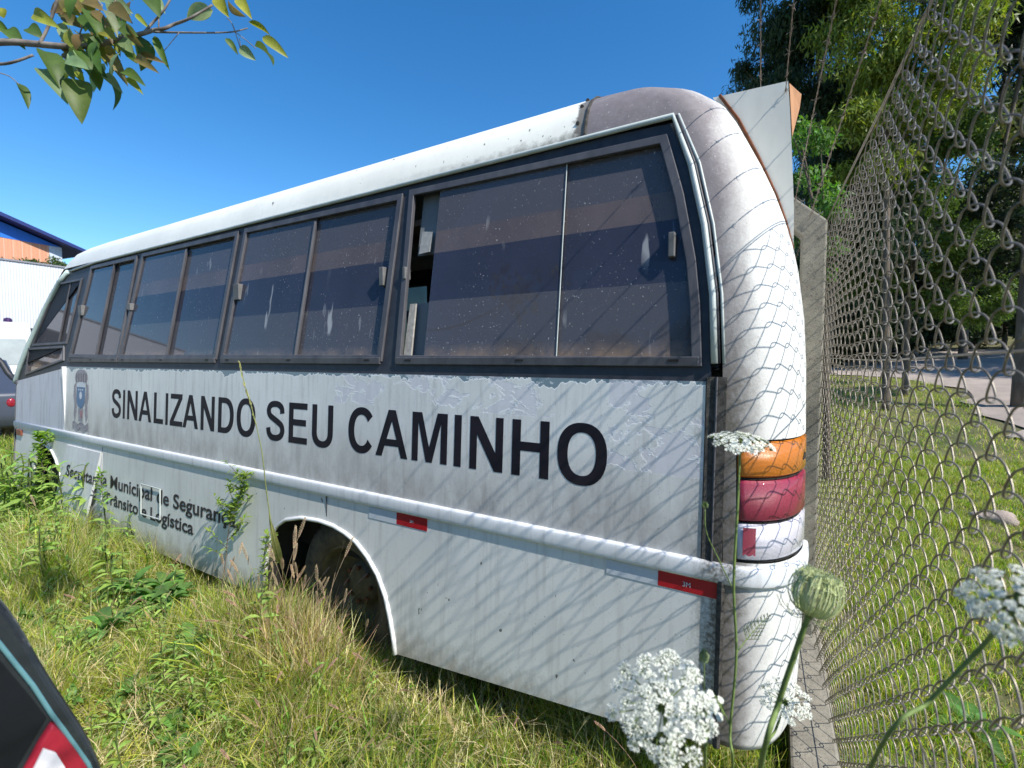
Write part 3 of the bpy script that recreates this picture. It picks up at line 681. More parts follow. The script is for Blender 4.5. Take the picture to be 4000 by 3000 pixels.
def text(name, s_, x0, x1, z0, zcap, mat, fn=None, parent=BUS, bold=.018):
    c = bpy.data.curves.new(name, 'FONT'); c.body = s_; c.offset = bold if len(s_) > 3 else 0.; c.extrude = .0; c.resolution_u = 4
    o = bpy.data.objects.new(name, c); COL.objects.link(o)
    me = bpy.data.meshes.new_from_object(o.evaluated_get(bpy.context.evaluated_depsgraph_get()))
    bpy.data.objects.remove(o); bpy.data.curves.remove(c)
    co_ = np.zeros(len(me.vertices)*3); me.vertices.foreach_get('co', co_); co_ = co_.reshape(-1, 3)
    w0, w1 = co_[:, 0].min(), co_[:, 0].max(); cap_ = .70
    fn = fn or (lambda a, b: (a, wy(b)-.0025, b))
    out = [fn(x0+(x-w0)/(w1-w0)*(x1-x0), z0+y/cap_*(zcap-z0)) for x, y, _ in co_]
    me.vertices.foreach_set('co', np.array(out).ravel()); me.update(); me.name = name
    return link(name, me, mat, parent)
def flapfn(a, b):
    if a < -4.80:
        p = ff(a+(.795-b)*.22, b, 0.); return (a, p[1]-.003, b)
    return (a, wy(b)-.0025, b)
text('small_lettering', 'Secretaria Municipal de Segurança,', -5.42, -2.79, .535, .632, INK2, flapfn)
text('small_lettering', 'Trânsito e Logística', -4.70, -3.315, .398, .488, INK2)
text('tape_mark', '3M', -1.437, -1.416, .813, .826, WHT, lambda a, b: (a, wy(b)-.0035, b)); text('tape_mark', '3M', -.252, -.228, .814, .830, WHT, lambda a, b: (a, wy(b)-.0035, b))

# ---- the faded coat of arms
CR = MB().build('crest', None, BUS)
def crest():
    cx, w_ = -5.225, .20
    G = simple('faded crest grey', (.16, .145, .17), (.36, .34, .38), .5, 60); B = simple('faded crest blue', (.05, .13, .26), (.09, .19, .33), .5, 50)
    RD = simple('faded crest red', (.28, .10, .12), (.38, .2, .22), .5, 40); WH = simple('crest white', (.62, .64, .67), (.5, .52, .56), .5, 40)
    def lay(polys, mat, k, name):
        mb = MB()
        for p in polys: mb.sheet([p], lambda a, b, d: (a, wy(b)-.0015-k*.0006+d, b), .0004)
        return mb.build(name, mat, CR)
    o = lay([ell(cx, 1.395, .135, .075, 0, 180, 18)+[(cx-.12, 1.36), (cx+.12, 1.36)]], G, 1, 'crown_field')
    for d in (-.10, -.05, 0, .05, .10): lay([[(cx+d-.012, 1.36), (cx+d+.012, 1.36), (cx+d+.016, 1.425), (cx+d, 1.44), (cx+d-.016, 1.425)]], simple('crest dark', (.10, .08, .10), (.2, .18, .2), .5, 60), 2, 'crown_tower')
    for s in (-1, 1): lay([[(cx+s*.10, 1.36), (cx+s*.155, 1.33), (cx+s*.165, 1.24), (cx+s*.14, 1.17), (cx+s*.15, 1.07), (cx+s*.12, 1.02), (cx+s*.09, 1.10), (cx+s*.09, 1.2), (cx+s*.11, 1.3)]], G, 1, 'supporter')
    lay([ell(cx, 1.318, .095, .045, 0, 180, 12)], WH, 2, 'arch')
    lay([[(cx-.088, 1.315), (cx-.088, 1.20), (cx-.06, 1.155), (cx, 1.13), (cx+.06, 1.155), (cx+.088, 1.20), (cx+.088, 1.315)]], B, 3, 'shield')
    lay([ell(cx, 1.245, .027, .033, 0, 360, 16)]+[ell(cx+d, 1.293, .012, .007, 0, 360, 8) for d in (-.04, 0, .04)], WH, 4, 'shield_charge')
    lay([[(cx-.05, 1.13), (cx+.06, 1.135), (cx+.05, 1.03), (cx-.04, 1.03)]], G, 2, 'base'); lay([ell(cx+.02, 1.085, .022, .03, 0, 360, 10)], RD, 4, 'base_flower')
    def wave(z, h, ph): 
        xs = [cx-.17+.34*i/20 for i in range(21)]; zt = [z+.012*math.sin(i*.7+ph) for i in range(21)]
        return [(x, a) for x, a in zip(xs, zt)]+[(x, a-h) for x, a in list(zip(xs, zt))[::-1]]
    lay([wave(1.005, .007, 0), wave(.99, .035, .3), wave(.945, .006, .8)], G, 1, 'motto_ribbon')
crest()
# ------------------------------------------------------------------ terrain
def smooth(a, b, x):
    t = np.clip((x-a)/(b-a), 0, 1); return t*t*(3-2*t)
def gz(x, y):
    x = np.asarray(x, float); y = np.asarray(y, float); r = np.hypot(x, y)
    z = .084*np.clip(r-5, 0, 60)*smooth(-9, -1, x)*smooth(-2, 3, y)
    z = z+.03*np.sin(x*1.7+y*.6)*np.sin(y*1.3-x*.4)*smooth(.3, 2, r) - .03
    return z + .05*smooth(-.3, -1.2, x)*smooth(2.2, 1.0, y)*smooth(-.6, .5, y)*smooth(-5, -3, x)
def gzf(x, y): return float(gz(x, y))
rad = np.r_[0, np.geomspace(.25, 300, 90)]; ang = np.linspace(0, 2*PI, 145)[:-1]
RR, AA = np.meshgrid(rad, ang, indexing='ij'); X = RR*np.cos(AA); Y = RR*np.sin(AA)
V = np.stack([X, Y, gz(X, Y)], -1).reshape(-1, 3); na = len(ang)
i = np.arange((len(rad)-1)*na); k = i % na; b = i//na*na
F = np.stack([i, b+(k+1) % na, b+na+(k+1) % na, i+na], -1)
t = NT('soil and dry litter')
c = t.mix(t.ramp(t.noise(.8, detail=6), [(.35, 0.), (.65, 1.)]), (.085, .095, .028), (.22, .18, .08))
c = t.mix(t.ramp(t.noise(25, detail=5), [(.4, 0.), (.7, .8)]), c, (.05, .06, .02))
t.col(c); t.set(Roughness=.95); t.bump(t.noise(30, detail=6), .8, .03)
tag(mesh('ground', V, F, t.m, smooth=True), kind='structure')

# gravel road rising to the wood
edge = [(9, 3.0), (6.6, 6.0), (3.9, 7.8), (3.1, 9.6), (3.5, 12.5), (3.75, 15.2), (3.4, 17.2), (2.3, 18.3), (-2, 19.5), (-9, 21)]
fare = [(26, 10), (22, 15), (17, 20), (14, 24), (11, 27), (8.5, 29), (5.5, 31), (1, 32.5), (-5, 33), (-12, 33)]
V = []; F = []; n = 14
for a in range(len(edge)-1):
    for s in range(4 if a < len(edge)-2 else 5):
        t_ = s/4
        for j in range(n+1):
            e = [edge[a][q]*(1-t_)+edge[a+1][q]*t_ for q in (0, 1)]; f_ = [fare[a][q]*(1-t_)+fare[a+1][q]*t_ for q in (0, 1)]
            wob = .25*math.sin(a*4+s*1.7)*(1 if j == 0 else 0)
            x = e[0]+(f_[0]-e[0])*j/n + wob; y = e[1]+(f_[1]-e[1])*j/n; V.append((x, y, gzf(x, y)+.03))
m_ = len(V)//(n+1)
F = [(i*(n+1)+j, i*(n+1)+j+1, (i+1)*(n+1)+j+1, (i+1)*(n+1)+j) for i in range(m_-1) for j in range(n)]
t = NT('pinkish gravel')
c = t.mix(t.ramp(t.noise(1.2, detail=6), [(.35, 0.), (.65, 1.)]), (.50, .41, .35), (.36, .30, .255))
c = t.mix(t.ramp(t.noise(30, detail=4, rough=.8), [(.5, 0.), (.7, .7)]), c, (.5, .46, .43))
t.col(c); t.set(Roughness=.95); t.bump(t.noise(40, detail=6, rough=.8), 1., .04)
tag(mesh('road', V, F, t.m, smooth=True), kind='structure')

# ------------------------------------------------------------------ chain-link fence
def xf(y): return .285-.028*y
WIRE = simple('galvanised wire', (.26, .23, .185), (.13, .11, .085), .38, 60, .5)
WIRE2 = simple('thin rusty wire', (.16, .12, .09), (.26, .22, .18), .6, 60, .3)
CONC = NT('weathered concrete'); t = CONC
c = t.mix(t.ramp(t.noise(6, detail=8, rough=.7), [(.35, 0.), (.65, 1.)]), (.30, .275, .22), (.17, .155, .125))
c = t.mix(t.ramp(t.noise(90, detail=3), [(.6, 0.), (.7, .7)]), c, (.06, .055, .05)); t.col(c); t.set(Roughness=.95)
t.bump(t.noise(70, detail=6, rough=.8), .8, .006); CONC = t.m
FENCE = empty('chain_link_fence', (xf(0), 0, 0), 'tall galvanised chain link fence on concrete posts at the right of the bus', 'fence')
def tubes_np(P, r, n, ref=np.array([1., 0, 0])):
    """P (k,m,3) paths -> verts, quads"""
    k, m_, _ = P.shape
    d = np.gradient(P, axis=1); d /= np.linalg.norm(d, axis=2, keepdims=True)+1e-9
    u = np.cross(d, ref); u /= np.linalg.norm(u, axis=2, keepdims=True)+1e-9; v = np.cross(d, u)
    a = np.arange(n)*2*PI/n
    R = r if np.ndim(r) == 0 else np.asarray(r).reshape(k, -1, 1, 1)
    V = P[:, :, None]+(u[:, :, None]*np.cos(a)[:, None]+v[:, :, None]*np.sin(a)[:, None])*R
    idx = np.arange(k*m_*n).reshape(k, m_, n); j = np.arange(n); j2 = (j+1) % n
    F = np.stack([idx[:, :-1][:, :, j], idx[:, :-1][:, :, j2], idx[:, 1:][:, :, j2], idx[:, 1:][:, :, j]], -1).reshape(-1, 4)
    return V.reshape(-1, 3), F
PW, PH = .0535, .0815
def chain(y0, y1, samp, n, name):
    """each wire is a flattened coil running along the fence, hooked into the one below"""
    rows = int((2.27-.11)/(PH/2)); k0 = int(y0/(2*PW)); ph = np.linspace(0, 2*PI*(int(y1/(2*PW))-k0), int((y1-y0)/(2*PW)*samp)); Pp = []
    for j in range(rows):
        f = ph+(PI if j % 2 else 0); tri = 2/PI*np.arcsin(np.cos(f)*.985)
        z = .13+j*PH/2+(PH/4+.0055)*(tri*.4+np.cos(f)*.6)
        y = (k0+ph/2/PI)*2*PW
        x = xf(y)-.0105*np.tanh(1.6*np.sin(f))/np.tanh(1.6)
        x = x+.012*np.sin(y*1.7+.6)*np.sin(z*2.1)+.006*np.sin(z*5+y); zz = z+.007*np.sin(y*2.3+j*.02)+.004*np.sin(y*9+j*.3); y = y+.006*np.sin(z*3.1+y*2)
        Pp.append(np.stack([x, y, zz], -1))
    V, F = tubes_np(np.array(Pp), .00165, n, np.array([0, 0, 1.]))
    mesh(name, V, F, WIRE, FENCE, True)
chain(.43, 3.1, 22, 5, 'wire_mesh'); chain(-4.0, .43, 12, 3, 'wire_mesh'); chain(3.1, 9.0, 10, 3, 'wire_mesh')
mb = MB()
for z in (1.56,): mb.tube([(xf(y)-.006, y, z+.006*math.sin(y*3)) for y in np.linspace(-4, 9, 40)], .0022, 5)
mb.build('straining_wire', WIRE, FENCE, True)
for z in (.84, 2.272, 2.262, .16):
    mb = MB(); mb.tube([(xf(y)-.006, y, z+.006*math.sin(y*3)) for y in np.linspace(-4, 9, 40)], .0018, 5); mb.build('straining_wire', WIRE, FENCE, True)
for dx, z in ((.200, 2.30), (.134, 2.40), (.052, 2.50), (-.028, 2.60)):
    mb = MB(); ph = rnd.random()*6
    for s in (0, PI):
        mb.tube([(dx-.028*y+.0016*math.cos(y*60+s), y, z+.012*math.sin(y*.9+ph)+.0016*math.sin(y*60+s)) for y in np.linspace(-4, 9, 500)], .0011, 3)
    y = -3.9
    while y < 9:
        c_ = Vector((dx-.028*y, y, z+.012*math.sin(y*.9+ph)))
        for q in range(4):
            a = rnd.random()*2*PI; v_ = Vector((math.cos(a), rnd.uniform(-.4, .4), math.sin(a)))*.014
            mb.tube([c_, c_+v_], [.0011, .0004], 3)
        mb.tube([c_+Vector((.003*math.cos(a), (a-6)*.0012, .003*math.sin(a))) for a in np.linspace(0, 12, 14)], .001, 3)
        y += .10+rnd.uniform(-.01, .02)
    mb.build('barbed_wire', WIRE2, FENCE)
for py in (2.86, -.45, -3.7, 6.1):
    x1 = xf(py)-.006; x0 = x1-.112
    o = [(x1, -.1), (x1, 2.27), (x1-.43, 2.67), (x1-.485, 2.60), (x0, 2.205), (x0, -.1)]
    mb = MB(); mb.sheet([o], lambda a, b, d, py=py: (a, py-.0+d, b), .11); mb.build('post', CONC, FENCE, bev=.010)
for k in range(4):
    p = [(xf(2.86)-.03-.02*k, 2.856, 2.285+.02*k)]
    mb = MB(); c_ = Vector((xf(2.86)-.05-.08*k, 2.85, 2.30+.075*k))
    mb.tube([c_+Vector((.03*math.cos(a)*.7, -.004+.06*(math.sin(a) > 0), .012+.012*math.sin(a*2))) for a in np.linspace(0, 9, 30)], .0015, 4); mb.build('tie_wire', WIRE, FENCE)
mb = MB(); mb.box((.075, -4, -.15), (.235, 9, .095)); o = mb.build('kerb', CONC, None, bev=.012)
tag(o, 'low weathered concrete kerb running under the chain link fence', 'kerb')

# ------------------------------------------------------------------ foliage tools
LEAF = leafmat('foliage', .40); GRASS = leafmat('grass blade', .5, .55); DRYM = leafmat('dry stalk', .25, .7)
BARK = simple('grey bark', (.16, .13, .10), (.07, .055, .04), .95, 12, 0., .8, .01, (1, 1, .3))
def blades(P, H, Wd, Cc, lean, dirn=None, seg=3):
    n = len(P); a = rng.uniform(0, 2*PI, n); L = rng.uniform(.1, 1., n)*lean
    if dirn is not None: a = dirn + rng.normal(0, .7, n)
    wa = rng.uniform(0, PI, n); W_ = np.stack([np.cos(wa), np.sin(wa), np.zeros(n)], -1)*Wd[:, None]/2
    out = []
    for s in range(seg+1):
        t = s/seg; c_ = P+np.stack([np.cos(a)*L*H*t**1.8, np.sin(a)*L*H*t**1.8, H*t*(1-.35*L*t)], -1)
        w_ = W_*(1-t**1.5*.92); out += [c_-w_, c_+w_]
    V = np.stack(out, 1).reshape(-1, 3); m_ = 2*(seg+1)
    base = np.arange(n)*m_; F = np.concatenate([np.stack([base+2*s, base+2*s+1, base+2*s+3, base+2*s+2], -1) for s in range(seg)])
    tn = np.repeat(Cc, m_, 0); return V, F, tn
def hsvary(c, n, s=.18):
    c = np.array(c); b = 1+rng.normal(0, s, (n, 1)); h = rng.normal(0, s*.35, (n, 3)); return np.clip(c*b*(1+h), .004, 1)
def grass_patch(name, n, samp, hf, cols, probs, wd, lean, label, mat=GRASS, dirn=None):
    xy = samp(n); P = np.c_[xy, gz(xy[:, 0], xy[:, 1])-.01]; n = len(P)
    H = hf(P)*rng.uniform(.5, 1.25, n); ci = rng.choice(len(cols), n, p=probs); C_ = np.zeros((n, 3))
    for k, c in enumerate(cols): C_[ci == k] = hsvary(c, (ci == k).sum())
    V, F, T = blades(P, H, rng.uniform(.6, 1.3, n)*wd, C_, lean, dirn)
    o = mesh(name, V, F, mat, tint=T); tag(o, label, 'grass', kind='stuff'); return o
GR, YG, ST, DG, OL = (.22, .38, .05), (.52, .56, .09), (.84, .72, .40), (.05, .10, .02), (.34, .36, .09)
def in_car(x, y): return (x < -.98) & (x > -2.75) & (y < .42)
def under_bus(x, y): return (y > 1.95) & (y < 3.6) & (x > -7) & (x < .05)
def poly_samp(x0, x1, y0, y1, dens=None):
    def f(n):
        x = rng.uniform(x0, x1, n*2); y = rng.uniform(y0, y1, n*2); k = ~in_car(x, y) & ~under_bus(x, y) & ~((x > .05) & (x < .25))
        cl = np.sin(x*9.1+np.sin(y*7)*2)*np.sin(y*8.3+x*3)
        k &= rng.uniform(0, 1, n*2) < .55+.45*cl
        if dens is not None: k &= rng.uniform(0, 1, n*2) < dens(x, y)
        return np.c_[x, y][k][:n]
    return f
def h_near(P):
    x, y = P[:, 0], P[:, 1]
    h = .13+.08*np.sin(x*3.1+y*2)*np.sin(y*4-x)+.04*np.sin(x*11)*np.sin(y*13)
    h += .16*np.exp(-((x+2.1)/.5)**2-((y-1.35)/.35)**2)           # tall tuft at the wheel
    h += .05+.20*smooth(-2.6, -4.6, x)*smooth(.4, 1.2, y)
    h *= np.where(x > -1.3, .95, 1); return np.clip(h, .05, .5)
grass_patch('grass', 70000, poly_samp(-5.2, .05, .35, 2.1), h_near, [GR, YG, ST, DG, OL], [.19, .25, .34, .08, .14], .0052, 1.0, 'rough green and straw coloured grass between the camera and the bus')
grass_patch('grass', 38000, poly_samp(-3.2, .02, .55, 1.5), lambda P: h_near(P)*.75, [YG, ST, GR, OL], [.32, .40, .12, .16], .0042, 1.3, 'matted yellow green grass blades nearest the camera')
grass_patch('grass', 30000, poly_samp(-12, -5.0, .3, 3.5, lambda x, y: np.where(y > -.2*x-.5, 1., 0.)), lambda P: .20+.08*np.sin(P[:, 0]*2), [GR, YG, ST, DG, OL], [.34, .30, .10, .14, .12], .010, .9, 'tall green grass in front of the bus at the far left')
grass_patch('grass', 120000, poly_samp(.27, 3.1, .7, 8.2, lambda x, y: np.where(x < .34*y+.15, 1., 0.)), lambda P: .09+.045*np.sin(P[:, 0]*5+P[:, 1]*3)*np.sin(P[:, 1]*4), [GR, YG, ST, DG, OL], [.36, .26, .16, .08, .14], .0055, 1.0, 'short mown verge grass beyond the chain link fence')
grass_patch('grass', 60000, poly_samp(.28, 9, 7, 20, lambda x, y: np.where((x < np.interp(y, [7.8, 9.6, 12.5, 15.2, 17.2, 18.3, 19.5], [3.9, 3.1, 3.5, 3.75, 3.4, 2.3, -2])-.1), 1., 0.)), lambda P: .11+.04*np.sin(P[:, 0]*2), [GR, YG, ST, DG], [.38, .34, .20, .08], .009, 1.0, 'distant verge grass along the edge of the gravel road')
grass_patch('dry_grass', 17000, poly_samp(-4.6, -.1, .4, 1.55, lambda x, y: .35+.65*(np.sin(x*4+y*3)*np.sin(y*6-x*2) > -.1)), lambda P: np.full(len(P), .22), [ST, YG, OL], [.65, .25, .10], .0055, 2.3, 'matted dry straw lying across the grass beside the bus', DRYM)
grass_patch('dry_grass', 1300, lambda n: np.c_[rng.normal(-2.05, .17, n), rng.normal(1.36, .08, n)], lambda P: np.full(len(P), .36), [ST, (.55, .36, .22), YG], [.4, .4, .2], .004, .6, 'dense clump of pinkish dry grass in front of the rear wheel', DRYM)
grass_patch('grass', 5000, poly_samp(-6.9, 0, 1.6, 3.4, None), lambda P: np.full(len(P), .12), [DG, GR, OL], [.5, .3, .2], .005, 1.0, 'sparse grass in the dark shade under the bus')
grass_patch('grass', 2500, lambda n: np.c_[rng.uniform(-.5, .07, n), rng.uniform(1.2, 2.2, n)], lambda P: np.full(len(P), .13), [GR, YG, DG], [.5, .3, .2], .005, .8, 'fresh green grass tuft beneath the rear bumper')

grass_patch('grass', 5200, poly_samp(-5.0, -.6, .45, 1.55), lambda P: h_near(P)*1.05, [YG, GR, OL, DG], [.35, .35, .2, .1], .015, 1.1, 'broader arching grass leaves among the fine grass by the bus')
# clover: discs of three small leaflets
def clover(n, samp):
    xy = samp(n); n = len(xy); h = rng.uniform(.03, .13, n); c = np.c_[xy, gz(xy[:, 0], xy[:, 1])+h]
    V = []; F = []; T = []
    tilt = rng.normal(0, .35, (n, 2)); r = rng.uniform(.009, .017, n); a0 = rng.uniform(0, 2*PI, n)
    out = []
    for q in range(3):
        a = a0+q*2*PI/3
        for (rr, da) in ((0, 0), (.75, -.62), (1.25, -.28), (1.25, .28), (.75, .62)):
            dx = np.cos(a+da)*rr*r; dy = np.sin(a+da)*rr*r
            out.append(c+np.stack([dx, dy, dx*tilt[:, 0]+dy*tilt[:, 1]-.2*rr*r*(rr > 1)], -1))
    V = np.stack(out, 1).reshape(-1, 3); b = np.arange(n)*15
    F = np.concatenate([np.concatenate([np.stack([b+5*q, b+5*q+1, b+5*q+2, b+5*q+3], -1), np.stack([b+5*q, b+5*q+3, b+5*q+4, b+5*q+4], -1)[:0]]) for q in range(3)]+[np.stack([b+5*q, b+5*q+2, b+5*q+3, b+5*q+4], -1) for q in range(3)])
    T = np.repeat(hsvary((.17, .27, .03), n, .2), 15, 0); return V, F, T
V, F, T = clover(2600, lambda n: np.c_[rng.normal(-1.15, .33, n), rng.normal(1.02, .17, n)])
tag(mesh('clover', V, F, LEAF, tint=T), 'patch of bright yellow green clover in the grass at the bottom centre', 'clover', kind='stuff')

# ------------------------------------------------------------------ single plants
def leaf_geo(mb, base, tip, wd, nrm=None, fold=.25, droop=0., tint=(.1, .16, .03), seg=6, shape=.42):
    base, tip = Vector(base), Vector(tip); d = tip-base; L = d.length
    if L < 1e-6: return
    d /= L; n_ = Vector(nrm) if nrm is not None else Vector((rnd.gauss(0, .4), rnd.gauss(0, .4), 1))
    s_ = d.cross(n_); s_ = s_.normalized() if s_.length > 1e-4 else d.orthogonal().normalized(); n_ = s_.cross(d)
    V = []
    for i in range(seg+1):
        t = i/seg; w_ = wd/2*(math.sin(PI*t**(math.log(.5)/math.log(shape))))**.8 if 0 < t < 1 else .0004
        c = base+d*L*t - Vector((0, 0, 1))*droop*L*(t**2-t*.0)+n_*L*.10*math.sin(PI*t)
        V += [c-s_*w_+n_*w_*fold, c, c+s_*w_+n_*w_*fold]
    F = []
    for i in range(seg):
        for k in (0, 1): F.append((3*i+k, 3*i+k+1, 3*i+3+k+1, 3*i+3+k))
    j = 1+rnd.gauss(0, .15); mb.add(V, F, tuple(max(.005, c*j*(1+rnd.gauss(0, .06))) for c in tint))
def weed_proto(name, kind):
    e = empty(name, (0, 0, 0), None, None); mb = MB(); sm = MB()
    if kind == 0:       # rosette of long dock leaves
        for i in range(13):
            a = 2*PI*i/13+rnd.uniform(-.3, .3); r = rnd.uniform(.12, .22); el = rnd.uniform(.2, 1.1)
            leaf_geo(mb, (0, 0, .01), (r*math.cos(a)*math.cos(el), r*math.sin(a)*math.cos(el), .03+r*math.sin(el)), r*.26, droop=.35, tint=(.15, .30, .07), shape=.5)
        sm.tube([(0, 0, 0), (.004, .002, .05)], .004, 5)
    elif kind == 1:     # upright stem, narrow pointed leaves in tiers
        P = [Vector((.01*math.sin(k*.8), .01*math.cos(k), .05*k)) for k in range(8)]; sm.tube(P, .003, 5)
        for k in range(1, 8):
            for q in range(3):
                a = rnd.uniform(0, 2*PI); r = .11*(1-k*.07); leaf_geo(mb, P[k], P[k]+Vector((r*math.cos(a), r*math.sin(a), rnd.uniform(-.01, .05))), r*.26, droop=.3, tint=(.30, .43, .10), shape=.45)
    else:               # low grey green rosette
        for i in range(16):
            a = 2*PI*i/16+rnd.uniform(-.3, .3); r = rnd.uniform(.06, .13)
            leaf_geo(mb, (0, 0, .01), (r*math.cos(a), r*math.sin(a), rnd.uniform(.02, .12)), r*.30, droop=.1, tint=(.20, .31, .08), shape=.6)
        sm.tube([(0, 0, 0), (0, .003, .03)], .003, 5)
    o = sm.build('stem', LEAF, e, True, True); tint_all(o, (.12, .16, .05)); mb.build('leaves', LEAF, e, True, True, recalc=False); return e
def tint_all(o, c):
    me = o.data
    if 'tint' not in me.color_attributes:
        a = me.color_attributes.new('tint', 'FLOAT_COLOR', 'POINT')
    a = me.color_attributes['tint']; a.data.foreach_set('color', np.tile([*c, 1.], len(me.vertices)).astype(np.float32))
def copy_thing(e, loc, rz, sc, label=None, group=None, cat=None):
    r = e.copy(); COL.objects.link(r); r.location = loc; r.rotation_euler = (rnd.gauss(0, .08), rnd.gauss(0, .08), rz); r.scale = (sc,)*3
    if label: r['label'] = label
    if group: r['group'] = group
    if cat: r['category'] = cat
    for ch in e.children:
        c = ch.copy(); COL.objects.link(c); c.parent = r
        for g_ in ch.children:
            d = g_.copy(); COL.objects.link(d); d.parent = c
    return r
def remove_thing(e):
    for ch in list(e.children):
        for g_ in list(ch.children): bpy.data.objects.remove(g_)
        bpy.data.objects.remove(ch)
    bpy.data.objects.remove(e)
WL = [('dock_weed', 'dark green dock weed with long ribbed leaves in the grass beside the bus', 'dock weeds in the grass'),
      ('upright_weed', 'upright weed with tiers of narrow pointed leaves in the grass beside the bus', 'upright narrow leaved weeds'),
      ('rosette_weed', 'low grey green leaf rosette flattened into the grass beside the bus', 'low leaf rosettes in the grass')]
protos = [weed_proto(WL[k][0], k) for k in range(3)]
def scatter(k, spots, s0, s1, lift=0.):
    for x, y in spots: copy_thing(protos[k], (x, y, gzf(x, y)+lift), rnd.uniform(0, 6.28), rnd.uniform(s0, s1), WL[k][1], WL[k][2], 'weed')
def G(u, v, z=.05): p = atz(u, v, z); return (p.x, p.y)
scatter(0, [G(*p) for p in ((640, 2330), (700, 2370), (600, 2400), (560, 2260), (480, 2640), (700, 2560), (330, 2350), (200, 2120), (430, 2250))], .6, .95)
scatter(1, [G(*p) for p in ((280, 2150), (330, 2090), (130, 2020), (230, 2270), (390, 2330), (70, 2120), (520, 2190), (180, 2000), (430, 2420), (60, 1980), (20, 1950), (110, 1930), (1010, 2600), (880, 2280))], .8, 1.3)
scatter(1, [(rnd.uniform(-7.2, -3.9), rnd.uniform(.9, 1.5)) for _ in range(34)], .9, 1.5)
scatter(1, [(rnd.uniform(-4.2, -2.7), rnd.uniform(.8, 1.45)) for _ in range(30)], .5, .95)
scatter(0, [(rnd.uniform(-3.6, -1.5), rnd.uniform(.6, 1.35)) for _ in range(22)], .45, .8, .06)
scatter(0, [(rnd.uniform(-6.5, -2.7), rnd.uniform(.8, 1.45)) for _ in range(14)], .7, 1.2)
scatter(2, [G(*p) for p in ((560, 2580), (640, 2650), (760, 2680), (480, 2720), (860, 2700), (400, 2600), (700, 2740), (950, 2760), (560, 2800), (120, 2320), (200, 2400), (1100, 2900), (640, 2860), (90, 2200), (250, 2460))][::2], .6, .9, .04)
scatter(0, [G(*p) for p in ((600, 2430), (690, 2400), (520, 2380), (420, 2560), (760, 2620), (640, 2360), (660, 2440))], .9, 1.2, .12)
scatter(1, [(rnd.uniform(-3.0, -1.3), rnd.uniform(.6, 1.4)) for _ in range(60)], .35, .75, .03)
scatter(1, [(rnd.uniform(-6.9, -5.0), rnd.uniform(1.25, 1.52)) for _ in range(18)], 1.4, 2.0)
for e in protos: remove_thing(e)
# big leaved plants beyond the fence
pr2 = weed_proto('verge_weed', 0)
for x, y, s_ in ((.95, 1.9, 1.9), (1.25, 2.2, 1.6), (1.5, 2.4, 1.2), (.75, 2.6, 1.)):
    copy_thing(pr2, (x, y, gzf(x, y)), rnd.uniform(0, 6), s_, 'broad dark green leaf clump on the verge behind the fence', 'leaf clumps on the verge', 'weed')
remove_thing(pr2)

# seed-headed grass stalks
def stalk_proto(name, h, headl, tint, bend, fluffy):
    e = empty(name, (0, 0, 0), None, None); sm = MB()
    P = [Vector((bend*h*(k/10)**2.2, 0, h*(k/10)*(1-.18*bend*(k/10)))) for k in range(11)]
    if bend > .5: P += [P[-1]+Vector((.02*k, 0, .008*k-.006*k*k)) for k in (1, 2, 3)]
    sm.tube(P, [.0016-.0009*k/(len(P)-1) for k in range(len(P))], 5)
    o = sm.build('stem', DRYM, e, True, True); tint_all(o, tuple(c*.9 for c in tint))
    hd = MB(); d = (P[-1]-P[-3]).normalized(); q = P[-1]
    for k in range(fluffy):
        t = k/fluffy; c = q+d*headl*t - Vector((0, 0, .3*headl*bend*t*t)); r = (.0035+.0045*math.sin(PI*min(1, t*1.05)))*(headl/.07)**.5
        a = k*2.4; v_ = Vector((math.cos(a), math.sin(a), 0)); v_ = (v_-d*v_.dot(d))
        leaf_geo(hd, c, c+v_*r+d*.009, .0035, v_.cross(d), tint=tint, seg=2)
    hd.build('seed_head', DRYM, e, False, True, recalc=False)
    if not fluffy < 30:
        lf = MB(); leaf_geo(lf, P[3], P[3]+Vector((.06, .05, .08)), .006, droop=.3, tint=(.2, .24, .06)); lf.build('blade', GRASS, e, True, True, recalc=False)
    return e
ST_ = [stalk_proto('grass_stalk', .52, .08, (.52, .38, .24), .25, 60), stalk_proto('grass_stalk', .42, .06, (.44, .28, .20), .5, 50),
       stalk_proto('grass_stalk', .34, .07, (.52, .40, .20), .9, 60), stalk_proto('grass_stalk', .60, .10, (.50, .38, .25), .15, 70), stalk_proto('grass_stalk', .30, .05, (.40, .38, .2), .3, 40)]
def stalks(n, fn, ks, label, group, s0=.8, s1=1.2):
    for i in range(n):
        x, y = fn(); copy_thing(ST_[rnd.choice(ks)], (x, y, gzf(x, y)), rnd.uniform(0, 6.28), rnd.uniform(s0, s1), label, group, 'grass stalk')
def gs(p, s): return lambda: (lambda q: (q[0]+rnd.gauss(0, s), q[1]+rnd.gauss(0, s*.6)))(G(*p, .0))
stalks(46, lambda: (rnd.gauss(-2.05, .17), rnd.gauss(1.37, .07)), [0, 1, 1, 3], 'pinkish dry grass stalk in the dense tuft before the rear wheel', 'dry stalks at the rear wheel', .7, 1.15)
stalks(26, lambda: (rnd.uniform(-2.9, -1.3), rnd.uniform(1.15, 1.5)), [0, 1, 2, 4], 'thin straw coloured grass stalk with a seed head along the bus skirt', 'stalks along the skirt', .6, 1.1)
stalks(60, lambda: (rnd.uniform(-3.2, -.8), rnd.uniform(.6, 1.3)), [1, 2, 4], 'short bent seed stalk in the matted grass near the camera', 'bent stalks near the camera', .55, .95)
stalks(14, lambda: (rnd.uniform(-1.3, -.3), rnd.uniform(1.2, 1.55)), [2, 1, 4], 'drooping brown seed stalk against the dark underside of the bus', 'drooping stalks below the skirt', .6, .95)
